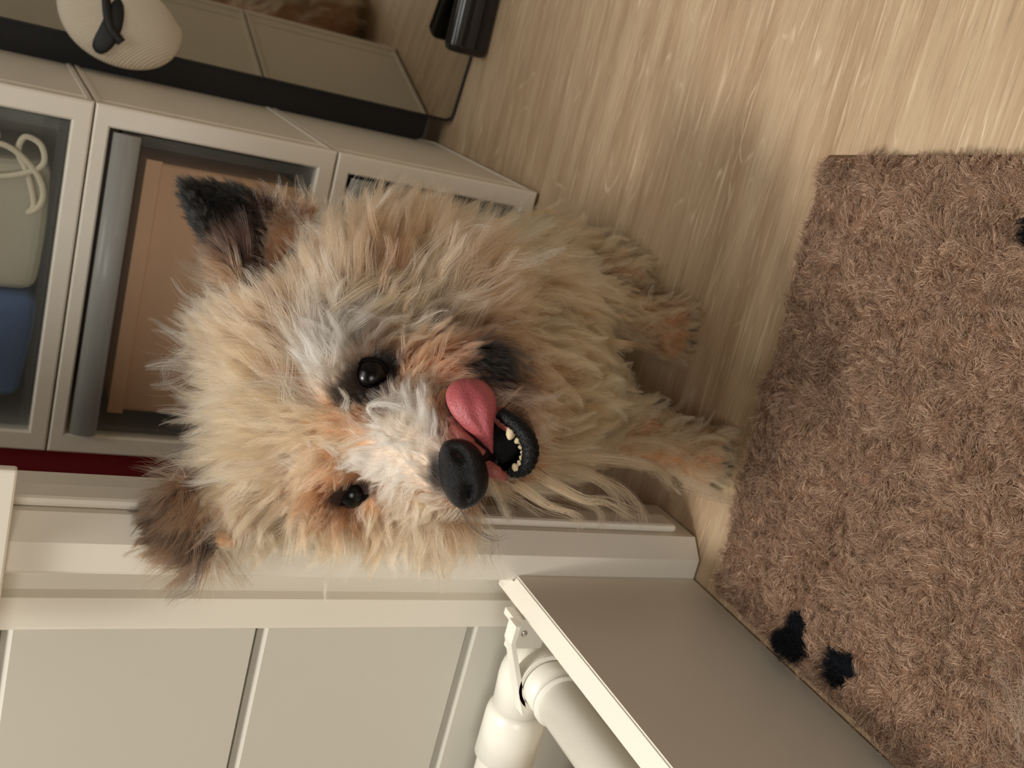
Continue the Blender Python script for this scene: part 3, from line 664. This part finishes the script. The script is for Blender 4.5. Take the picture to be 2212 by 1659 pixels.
EXC = [  # (X, Y, rx, ry, angle) bare places: eyes, nose, mouth
    (800, 812, 36, 34, 0), (756, 1066, 46, 21, -20), (1000, 1022, 52, 74, 15), (1098, 962, 66, 78, 0), (1020, 880, 56, 66, -15), (1040, 975, 44, 60, 0)]
def bare(P):
    q = np.zeros(len(P)); f = front(P)
    for e in EXC: q = np.maximum(q, patch(P, *e)*f)
    return q
d_, L_, lf_, c_ = coat_full(zz, np.zeros_like(zz)-RW[2]*0)
ca = body.color_attributes.new('coat', 'FLOAT_COLOR', 'POINT')
skin = c_*0.80; bw = bare(zz)[:, None]; skin = skin*(1-bw)+np.array(lin(46, 28, 26))*bw
bw = (patch(zz, 1095, 965, 52, 66, 0)*front(zz))[:, None]; skin = skin*(1-bw)+np.array(lin(6, 4, 4))*bw
ca.data.foreach_set('color', np.concatenate([skin, np.ones((len(zz), 1))], 1).astype(np.float32).ravel())
for p in body.polygons: p.use_smooth = True
body.materials.clear()
dog = link('dog', body, skin_mat())
tag(dog, 'small shaggy tan dog with black-tipped ears, head tilted, licking its cheek with open mouth', 'dog')

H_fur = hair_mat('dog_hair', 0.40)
def make_fur(name, n, keep, seed, lenf=1.0, **kw):
    P, N = sample_mesh(body, n, seed, keep)
    ok = rng.uniform(size=len(P)) > bare(P)*1.3; P = P[ok]; N = N[ok]
    d, L, lf, c = coat_full(P, N)
    # nothing may cross the bare places: shorten close to them
    L = L*lenf
    r = np.random.default_rng(seed+50)
    args = dict(K=9, lift=lf, wav=0.12, clump_n=26, clump=0.80, cdir=0.30, hdir=0.10, minz=0.0012); colf = kw.pop('colf', None); radf = kw.pop('radf', 1.0); gain = kw.pop('gain', 1.0); args.update(kw)
    pts, near, nc = grow(P, N, d, L, None, seed=seed, **args)
    cv = r.uniform(0.78, 1.20, nc)[near][:, None]*r.uniform(0.85, 1.15, (len(P), 1))
    warm = r.normal(size=nc)[near][:, None]*0.05
    c = np.clip(c*cv*np.array([1, 1, 1])+c*warm*np.array([0.4, 0, -0.6]), 0.001, 0.95)
    if colf is not None: c = np.clip(c*(1-colf[1])+colf[0]*colf[1], 0.001, .95)
    c = np.clip(c*gain*(np.array([1.0, .93, .87]) if gain > 1 else 1.0), 0.001, .95)
    rad = np.linspace(1, 0.18, pts.shape[1])*0.000105*radf
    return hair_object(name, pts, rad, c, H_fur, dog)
def k_ear(C, N): return (ear_v(C, 0)[1] | ear_v(C, 1)[1]).astype(float)
def k_ear0(C, N): return (ear_v(C, 0)[1] & (ear_v(C, 0)[0] > .03)).astype(float)
def k_ear1(C, N): return (ear_v(C, 1)[1] & (ear_v(C, 1)[0] > .03)).astype(float)
def is_head(C): return ((C[:, 2] > 0.245) | ((C[:, 1] < -0.47) & (C[:, 2] > .2)))
def vis(C, N): return 0.12+0.88*np.clip((N*(CP-C)).sum(1)*3+0.6, 0, 1)
def k_head(C, N): return is_head(C)*(1-k_ear(C, N))*vis(C, N)
def k_body(C, N): return (~is_head(C))*vis(C, N)
FULL = 1.0
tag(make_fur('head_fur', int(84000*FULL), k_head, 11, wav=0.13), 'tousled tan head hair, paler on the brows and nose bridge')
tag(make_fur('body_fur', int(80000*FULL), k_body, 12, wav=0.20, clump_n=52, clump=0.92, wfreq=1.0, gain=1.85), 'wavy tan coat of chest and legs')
make_fur('ear_fur', int(18000*FULL), k_ear0, 13, clump_n=12, clump=0.6, cdir=0.22, lenf=1.15)
make_fur('ear_fur', int(14000*FULL), k_ear1, 14, clump_n=14, clump=0.7, cdir=0.25, lenf=1.5)
def k_guard(C, N): return k_head(C, N)*(coat(C)[1] > 0.0245)
tag(make_fur('guard_hair', int(9000*FULL), k_guard, 15, lenf=1.28, wav=0.22, clump_n=22, clump=0.93, cdir=0.50, hdir=0.06, colf=(PALE, .35), radf=1.1), 'long pale stray locks standing out of the head hair')
tag(make_fur('guard_hair', int(11000*FULL), k_body, 16, gain=1.6, lenf=1.45, wav=0.34, clump_n=26, clump=0.95, cdir=0.40, hdir=0.05, wfreq=1.2, colf=(LT, .4), radf=1.1), 'long wavy stray locks on chest and legs')
def lock(name, paths, n, spread, col, seed, rad=0.00011, lift=0.004, label=None):
    r = np.random.default_rng(seed); allp = []
    for path, rise in paths:
        ctl = []; ctl_d = 0.67
        for i, (X, Y) in enumerate(path):
            h = hit(X, Y); t = i/(len(path)-1)
            dpt = pix(h[0])[2] if h is not None else ctl_d
            ctl_d = dpt; ctl.append(at(X, Y, dpt-lift-rise*math.sin(PI*t)-0.001))
        cc = np.array(catmull(ctl, 4)); t = np.linspace(0, 1, len(cc))[None, :, None]
        off = r.normal(size=(n, 1, 3))*spread; o = off*(1-0.55*t)+r.normal(size=(n, 1, 3))*0.0030*t**2
        allp.append(cc[None]+o)
    K = min(p.shape[1] for p in allp); P = np.concatenate([p[:, np.linspace(0, p.shape[1]-1, K).astype(int)] for p in allp])
    o = hair_object(name, P, np.linspace(1, .3, K)*rad, np.clip(col*r.uniform(.85, 1.12, (len(P), 1)), 0, .95), H_fur, dog)
    if label: o['label'] = label
    return o
lock('face_lock', [([(820, 905), (798, 890), (800, 874), (835, 862), (880, 856), (918, 862)], .012), ([(815, 900), (796, 884), (812, 874), (850, 878), (880, 890), (908, 908)], .012)], 34, .0009, PALE, 31, label='pale forked lock falling across the nose bridge below the eye')
lock('cheek_lock', [([(690, 700), (760, 640), (840, 600), (905, 592), (950, 605), (958, 645)], .010), ([(760, 700), (830, 650), (890, 636), (930, 650), (935, 690)], .010), ([(700, 680), (790, 600), (880, 560), (960, 560), (1010, 590)], .012),
    ([(650, 640), (700, 560), (720, 500), (735, 450)], .010), ([(780, 600), (830, 540), (850, 470)], .01)], 44, .0022, LT*1.2, 32, label='long pale curls swept over the cheek')
lock('brow_tuft', [([(655, 925), (660, 945), (672, 962), (680, 975)], .006), ([(735, 845), (748, 862), (742, 885), (752, 905)], .008), ([(690, 955), (712, 968), (728, 985), (735, 1000)], .006), ([(560, 1000), (480, 1030), (420, 1045), (370, 1050)], .012)], 36, .0014, PALE*.92, 33)
lock('leg_feather', [([(1180, 1000), (1280, 1030), (1340, 1080), (1352, 1125)], .006), ([(1220, 1010), (1330, 1050), (1380, 1095), (1392, 1132)], .006), ([(1150, 1020), (1230, 1070), (1290, 1100), (1302, 1142)], .006),
    ([(1180, 1040), (1260, 1080), (1310, 1085), (1372, 1118)], .005), ([(1120, 1050), (1180, 1090), (1240, 1110), (1255, 1135)], .005), ([(1250, 960), (1330, 905), (1380, 880), (1402, 852)], .006), ([(1230, 950), (1300, 900), (1340, 860), (1362, 842)], .006), ([(1260, 950), (1350, 895), (1420, 895), (1462, 925)], .006),
    ([(1300, 960), (1400, 955), (1480, 985), (1500, 1050)], .008), ([(1200, 970), (1300, 950), (1420, 950), (1520, 960)], .006), ([(1170, 990), (1290, 985), (1390, 1000), (1450, 1040)], .007), ([(1240, 990), (1340, 1000), (1430, 1010), (1500, 1000)], .007), ([(1480, 990), (1540, 972), (1580, 985), (1594, 1020)], .004), ([(1470, 960), (1530, 945), (1570, 955), (1590, 985)], .004), ([(1480, 1040), (1530, 1062), (1565, 1075), (1584, 1078)], .003),
    ([(1080, 700), (1150, 680), (1230, 700), (1292, 690)], .006), ([(1100, 760), (1180, 740), (1260, 760), (1302, 800)], .006), ([(1090, 640), (1180, 620), (1260, 650), (1310, 640)], .006), ([(1170, 820), (1240, 810), (1300, 850), (1345, 845)], .006), ([(1200, 880), (1260, 870), (1310, 880), (1340, 860)], .005),
    ([(1240, 700), (1340, 690), (1420, 680), (1488, 668)], .006), ([(1280, 740), (1370, 745), (1440, 770), (1480, 775)], .005), ([(1220, 660), (1310, 640), (1380, 620), (1400, 590)], .006)], 42, .0022, np.clip(TAN*np.array([1.45, 1.4, 1.35]), 0, .9), 35, label='long wavy feathering streaming down chest and forelegs')
lock('whisker', [([(1050, 800), (1110, 820), (1165, 850), (1186, 900)], .01), ([(1060, 790), (1130, 810), (1170, 860), (1176, 890)], .012), ([(1190, 960), (1205, 960), (1222, 935), (1225, 910)], .006), ([(1000, 1090), (1030, 1140), (1062, 1160), (1065, 1190)], .01), ([(990, 1080), (1010, 1130), (1060, 1168), (1100, 1160)], .01)], 5, .0025, BLK*1.5, 34, rad=0.00012)

# ---- eyes
M_eye = mat('dark_eye', lin(7, 5, 5), 0.22, 0.3, noise=0.3, nscale=300)
M_nose = mat('black_nose_skin', lin(7, 6, 7), 0.28, 0.28, noise=0.25, nscale=400, bump=0.9, bscale=1500)
M_lip = mat('black_lip', lin(6, 6, 8), 0.4, 0.22, noise=0.2, nscale=200, bump=1.0, bscale=700)
M_mouth = mat('dark_mouth_lining', lin(5, 3, 3), 0.6, 0.05, noise=0.3, nscale=100)
M_tongue = mat('pink_tongue', lin(160, 78, 82), 0.42, 0.35, noise=0.25, nscale=60, bump=0.6, bscale=700, sss=0.1)
M_gum = mat('pink_gum', lin(150, 84, 76), 0.5, 0.35, noise=0.25, nscale=90, bump=0.9, bscale=600, sss=0.1)
M_tooth = mat('ivory_tooth', lin(216, 196, 158), 0.4, 0.5, noise=0.08, nscale=300)
M_claw = mat('dark_claw', lin(40, 30, 26), 0.35, 0.5, noise=0.2, nscale=200)
for X, Y, r, off in ((800, 812, .0105, -.0045), (756, 1066, .0100, -.0062)):
    h = hit(X, Y); bm = bmesh.new(); bm_ball(bm, h[0]+RW[2]*(-off) if False else h[0]+RW[2]*(-off*1.0), r, 32); done('eye', bm, M_eye, dog, True)
M_lid = mat('dark_eyelid', lin(10, 8, 7), 0.7, 0.08, noise=0.2, nscale=300)
for X, Y, rx, ry, an, dd in ((800, 812, 37, 35, 0, .004), (758, 1066, 44, 19, -14, .0055)):
    pts = []; a0 = math.radians(an); dc = pix(hit(X, Y)[0])[2]
    for k in range(29):
        a = 2*PI*k/28; u = rx*math.cos(a); v = ry*math.sin(a); x = X+u*math.cos(a0)-v*math.sin(a0); y = Y+u*math.sin(a0)+v*math.cos(a0)
        pts.append(at(x, y, dc+0.0005+dd*0.35*(abs(math.cos(a))**2)))
    bm = bmesh.new(); bm_tube(bm, pts, 0.0017, 10, False); done('eyelid', bm, M_lid, dog, True)
# ---- nose
nc_ = at(1000, 1022, .612)
Rn = Matrix((tuple(RW[0]), tuple(-RW[2]), tuple(-RW[1]))).transposed()
bm = bmesh.new(); bm_ball(bm, (0, 0, 0), 1.0, 40)
for v in bm.verts:
    x, y, z = v.co            # x right of the upright picture, y to the camera, z up
    sq = lambda q: math.copysign(abs(q)**0.82, q)
    sx = 0.0196*(1+0.16*z); v.co = Vector((sq(x)*sx, y*0.0118, sq(z)*0.0138*(1-0.18*abs(x)*(z > 0))))
    for sgn in (-1, 1):       # nostrils
        dx = v.co.x-sgn*0.0102; dz = v.co.z+0.0010-sgn*dx*0.35; w = math.exp(-(dx*dx/(0.0046**2)+dz*dz/(0.0026**2)))
        if v.co.y > 0: v.co.y -= 0.0075*w
    if v.co.y > 0: v.co.y -= 0.0012*math.exp(-(v.co.x/0.0012)**2)*(1 if v.co.z < 0.002 else 0.3)
    v.co = Rn @ (Matrix.Rotation(math.radians(-14), 3, 'Y') @ v.co) + Vector(nc_)
done('nose', bm, M_nose, dog, True)

# ---- mouth
def spts(L, d): return [at(X, Y, d if not hasattr(d, '__call__') else d(X, Y)) for X, Y in L]
outer = [(1078, 880), (1098, 893), (1122, 908), (1142, 930), (1154, 955), (1157, 980), (1150, 1005), (1137, 1022), (1117, 1030), (1098, 1028)]
dl = lambda X, Y: 0.624-0.006*math.sin((Y-880)/150*PI)
lipc = [np.array((x, y)) for x, y in outer]; lipc = [p+(np.array((1095, 965))-p)/np.linalg.norm(np.array((1095, 965))-p)*11 for p in lipc]
bm = bmesh.new(); cps = catmull([at(x, y, dl(x, y)) for x, y in lipc], 6); n = len(cps)
bm_tube(bm, cps, [0.0022+0.0028*math.sin(PI*min(1, (i+8)/(n+8)))**0.6+0.0003*math.sin(i*1.9) for i in range(n)], 14); done('lower_lip', bm, M_lip, dog, True)
# dark bowl of the mouth
bm = bmesh.new(); rim = [at(x, y, dl(x, y)+0.0005) for x, y in lipc]+[at(1075, 1015, .628), at(1062, 985, .630), at(1060, 950, .630), at(1064, 915, .630)]
rim = catmull(rim+[rim[0]], 5)[:-1]; cen = at(1095, 962, .642); rows = []
for k in range(7):
    t = k/6; rows.append([bm.verts.new(cen+(p-cen)*(1-t**1.0)*(1.0)+RW[2]*0.012*math.sin(t*PI/2)*0.3) for p in rim] if k < 6 else [bm.verts.new(cen)])
for a, b in zip(rows[:-2], rows[1:-1]):
    for i in range(len(a)): bm.faces.new((a[i], a[(i+1) % len(a)], b[(i+1) % len(a)], b[i]))
for i in range(len(rim)): bm.faces.new((rows[-2][i], rows[-2][(i+1) % len(rim)], rows[-1][0]))
done('mouth_lining', bm, M_mouth, dog, True)
# teeth
for X, Y, r, l in ((1104, 934, .0031, .0062), (1121, 950, .0024, .0042), (1129, 965, .0020, .0038), (1132, 978, .0018, .0033), (1130, 990, .0021, .0036), (1125, 1002, .0021, .0038), (1114, 1011, .0024, .0042)):
    p = at(X, Y, .6205); ax = wdir(1095-X, 968-Y); ax = ax/np.linalg.norm(ax)*0.75-RW[2]*0.55; ax /= np.linalg.norm(ax)
    bm = bmesh.new(); bm_tube(bm, [p-ax*l*0.6, p-ax*l*0.2, p+ax*l*0.35, p+ax*l*0.7, p+ax*l*0.85], [r*0.75, r, r*0.85, r*0.45, r*0.1], 12); done('tooth', bm, M_tooth, dog, True)
# tongue
rowsT = [((1070, 992), (1060, 986), .6300), ((1066, 975), (1046, 968), .6240), ((1066, 955), (1030, 948), .6170), ((1066, 930), (1003, 925), .6120), ((1068, 905), (978, 897), .6110), ((1072, 880), (965, 870), .6120), ((1070, 858), (964, 846), .6155), ((1060, 838), (975, 828), .6200), ((1045, 823), (995, 818), .6250), ((1030, 818), (1008, 816), .6290)]
bm = bmesh.new(); gtop = []; gbot = []; nv = 14; RR = []
for i, (a, b, d) in enumerate(rowsT): RR.append(np.concatenate([np.array(a, float), np.array(b, float), [d]]))
RR = catmull(RR, 4)
for r in RR:
    top, bot = [], []
    for j in range(nv+1):
        u = j/nv; X = r[0]+(r[2]-r[0])*u; Y = r[1]+(r[3]-r[1])*u; ed = math.sin(PI*u)**0.5
        groove = 0.0008*math.exp(-((u-0.42)/0.16)**2)+0.0007*math.sin(r[0]*0.09+u*7)*math.sin(u*9+r[1]*0.05)
        top.append(bm.verts.new(at(X, Y, r[4]+0.006*(1-ed)+groove))); bot.append(bm.verts.new(at(X, Y, r[4]+0.007+0.001*ed)))
    gtop.append(top); gbot.append(bot)
for i in range(len(RR)-1):
    for j in range(nv):
        bm.faces.new((gtop[i][j], gtop[i+1][j], gtop[i+1][j+1], gtop[i][j+1])); bm.faces.new((gbot[i][j], gbot[i][j+1], gbot[i+1][j+1], gbot[i+1][j]))
    bm.faces.new((gtop[i][0], gbot[i][0], gbot[i+1][0], gtop[i+1][0])); bm.faces.new((gtop[i][nv], gtop[i+1][nv], gbot[i+1][nv], gbot[i][nv]))
bm.faces.new(gtop[0]+gbot[0][::-1]); bm.faces.new(gtop[-1][::-1]+gbot[-1]); done('tongue', bm, M_tongue, dog, True)
# gums: pink flesh under the tongue and the lip fold below the nose
bm = bmesh.new(); bm_tube(bm, catmull([at(1076, 885, .632), at(1090, 905, .628), at(1108, 917, .624), at(1118, 930, .625)], 5), [0.003]*3+[0.0058]*8+[0.0045]*5, 14)
done('gum', bm, M_gum, dog, True)
bm = bmesh.new(); bm_tube(bm, catmull([at(1040, 1000, .622), at(1058, 1012, .618), at(1074, 1022, .617), at(1088, 1030, .621)], 5), [0.002]*3+[0.0040]*8+[0.0030]*5, 14)
bm_tube(bm, catmull([at(975, 905, .628), at(990, 940, .621), at(1012, 962, .617), at(1040, 985, .618)], 5), [0.003]*3+[0.0050]*8+[0.0040]*5, 14)
done('upper_lip', bm, M_gum, dog, True)
# claws
for P, s in ((pR, 1), (pL, -1)):
    dv = np.array((0.10 if s < 0 else -0.02, -1.0, 0)); dv /= np.linalg.norm(dv); sd = np.array((-dv[1], dv[0], 0))
    for o, f in ((-.0165, .006), (-.0058, .013), (.0058, .013), (.0165, .006)):
        q = P+sd*o*0.95+dv*(f+.0065); bm = bmesh.new()
        bm_tube(bm, [q+np.array((0, 0, .0105)), q+dv*.004+np.array((0, 0, .0095)), q+dv*.0075+np.array((0, 0, .0062)), q+dv*.009+np.array((0, 0, .0030))], [.0019, .0017, .0011, .0003], 10); done('claw', bm, M_claw, dog, True)

# ------------------------------------------------------------------ fleece rug with dark paw prints
RA, RB, RC, RD = np.array((.1200, -.4225)), np.array((-.2200, -.4600)), np.array((-.2258, -1.00)), np.array((.2240, -.98))
ZR = 0.010
def inside(P, m=0.0):
    """distance to the nearest rug edge, positive inside; wavy outline"""
    q = np.full(len(P), 9.0)
    for a, b in ((RA, RB), (RB, RC), (RC, RD), (RD, RA)):
        e = (b-a)/np.linalg.norm(b-a); n = np.array((-e[1], e[0])); q = np.minimum(q, (P-a) @ n)
    return q
def vnoise(P, s, seed=0):
    r = np.random.default_rng(seed); T = r.uniform(-1, 1, (64, 64)); x = P[:, 0]/s+17.3; y = P[:, 1]/s+31.7
    i = np.floor(x).astype(int); j = np.floor(y).astype(int); u = x-i; v = y-j; u = u*u*(3-2*u); v = v*v*(3-2*v)
    f = lambda a, b: T[a % 64, b % 64]
    return (f(i, j)*(1-u)+f(i+1, j)*u)*(1-v)+(f(i, j+1)*(1-u)+f(i+1, j+1)*u)*v
def rug_z(P):
    e = np.clip(inside(P)/0.012, 0, 1)
    return (ZR+0.0022*vnoise(P, .012, 1)+0.0012*vnoise(P, .005, 2)+0.003*vnoise(P, .05, 3))*np.sqrt(e)+0.0012
nx, ny = 200, 260
U, V = np.meshgrid(np.linspace(0, 1, nx), np.linspace(0, 1, ny), indexing='ij')
XY = ((1-U)*(1-V))[..., None]*RA+(U*(1-V))[..., None]*RB+(U*V)[..., None]*RC+((1-U)*V)[..., None]*RD
XY = XY.reshape(-1, 2); Z = rug_z(XY)
vv = np.concatenate([XY, Z[:, None]], 1); bb = np.concatenate([XY, np.full((len(XY), 1), 0.0008)], 1)
faces = [(i*ny+j, i*ny+j+1, (i+1)*ny+j+1, (i+1)*ny+j) for i in range(nx-1) for j in range(ny-1)]
n0 = len(vv); ring = [(i, 0) for i in range(nx)]+[(nx-1, j) for j in range(1, ny)]+[(i, ny-1) for i in range(nx-2, -1, -1)]+[(0, j) for j in range(ny-2, 0, -1)]
idx = [i*ny+j for i, j in ring]
faces += [(idx[k], n0+idx[k], n0+idx[(k+1) % len(idx)], idx[(k+1) % len(idx)]) for k in range(len(idx))]
faces.append(tuple(n0+k for k in idx))
me = bpy.data.meshes.new('fleece_rug'); me.from_pydata([tuple(p) for p in np.concatenate([vv, bb])], [], faces)
bm = bmesh.new(); bm.from_mesh(me); bmesh.ops.delete(bm, geom=[v for v in bm.verts if not v.link_faces], context='VERTS'); bmesh.ops.recalc_face_normals(bm, faces=bm.faces[:]); bm.to_mesh(me); bm.free()
PRINTS = [(-.2035, -.5585, .0150), (-.1890, -.5590, .0100), (-.2130, -.5480, .0110), (-.1945, -.6010, .0135), (-.1880, -.6080, .0100), (.1055, -.6195, .0060), (.1130, -.6190, .0055)]
def print_mask(P):
    q = np.zeros(len(P)); jit = 0.0022*vnoise(P, .004, 9)
    for x, y, r in PRINTS:
        d = np.hypot(P[:, 0]-x, P[:, 1]-y)+jit; q = np.maximum(q, np.clip((r-d)/0.0020+0.5, 0, 1))
    return q
RUGC = np.array(lin(166, 135, 112)); RUGD = np.array(lin(126, 96, 76)); RUGL = np.array(lin(218, 188, 160)); INK = np.array(lin(18, 20, 24))
co = np.empty(len(me.vertices)*3); me.vertices.foreach_get('co', co); co = co.reshape(-1, 3)
k = print_mask(co[:, :2])[:, None]; c = RUGD*0.9*(1-k)+INK*k
a = me.color_attributes.new('coat', 'FLOAT_COLOR', 'POINT'); a.data.foreach_set('color', np.concatenate([c, np.ones((len(c), 1))], 1).astype(np.float32).ravel())
mr_ = bpy.data.materials.new('rug_backing'); mr_.use_nodes = True; nt = mr_.node_tree; b = nt.nodes['Principled BSDF']; an = nt.nodes.new('ShaderNodeAttribute'); an.attribute_name = 'coat'
nt.links.new(an.outputs['Color'], b.inputs['Base Color']); b.inputs['Roughness'].default_value = 0.95; b.inputs['Specular IOR Level'].default_value = 0.05
rug = link('fleece_rug', me, mr_, None, True)
tag(rug, 'brown fluffy fleece rug with black paw prints on the wooden floor', 'rug')
NR = int(190000*FULL_R); r = np.random.default_rng(5)
# only the stretch the camera could see, a little beyond the frame
P = np.stack([r.uniform(-.225, .23, NR), r.uniform(-.84, -.41, NR)], 1); P = P[inside(P) > 0.0008]
Z = rug_z(P); R3 = np.concatenate([P, Z[:, None]], 1)
nn = np.stack([np.zeros(len(P)), np.zeros(len(P)), np.ones(len(P))], 1)
ee = np.clip(1-inside(P)/0.008, 0, 1)
comb = np.stack([vnoise(P, .016, 11)+0.5*vnoise(P, .006, 13), vnoise(P, .016, 12)+0.5*vnoise(P, .006, 14), np.zeros(len(P))], 1)+r.normal(size=(len(P), 3))*0.25
comb[:, 2] = 0; comb /= np.linalg.norm(comb, axis=1, keepdims=True)+1e-6
L = (0.0095+0.0025*vnoise(P, .02, 15))*(1-0.35*ee)
pts, near, nc = grow(R3, nn, comb, L, None, K=7, lift=0.75, wav=0.30, clump_n=22, clump=0.55, cdir=0.45, hdir=0.45, wfreq=1.6, droop=0.25, seed=6, minz=0.001)
pts[:, :, 0] = np.maximum(pts[:, :, 0], -.2262)
k = print_mask(pts[:, 3, :2])[:, None]; m = r.uniform(size=(len(P), 1)); cl = r.uniform(0.82, 1.15, nc)[near][:, None]
c = np.where(m < .22, RUGD, np.where(m > .88, RUGL, RUGC))*cl*(1+0.10*vnoise(P, .03, 21)[:, None]); c = c*(1-k)+INK*k
hair_object('pile', pts, np.linspace(1, 0.35, 7)*0.00013, np.clip(c, 0.002, .9), hair_mat('rug_pile', principled=True), rug)['kind'] = 'stuff'
# shed dog hair on the rug
def shed(name, cx, cy, n, spread, L, label, seed):
    r = np.random.default_rng(seed); K = 12; base = np.stack([cx+r.normal(size=n)*spread, cy+r.normal(size=n)*spread, np.full(n, .0225)+r.uniform(0, .006, n)], 1)
    th = r.normal(size=n)*0.7+0.6; pt = [base]; q = base.copy(); cur = r.normal(size=n)*14
    for k in range(K-1):
        th = th+cur*L/K; q = q+np.stack([np.cos(th), np.sin(th), r.normal(size=n)*0.12], 1)*L/K; q[:, 2] = np.maximum(q[:, 2], .021); pt.append(q.copy())
    pt = np.stack(pt, 1); pt[:, :, 0] = np.maximum(pt[:, :, 0], -.224)
    return tag(hair_object(name, pt, np.linspace(1, .5, K)*0.00011, np.array(lin(214, 184, 148))*r.uniform(.8, 1.1, (n, 1)), hair_mat(name+'_strands', .4)), label, 'dog hair', kind='stuff')
shed('shed_hair', -.142, -.752, 70, .010, .045, 'wispy tuft of shed tan dog hair on the brown rug near the white board', 3)
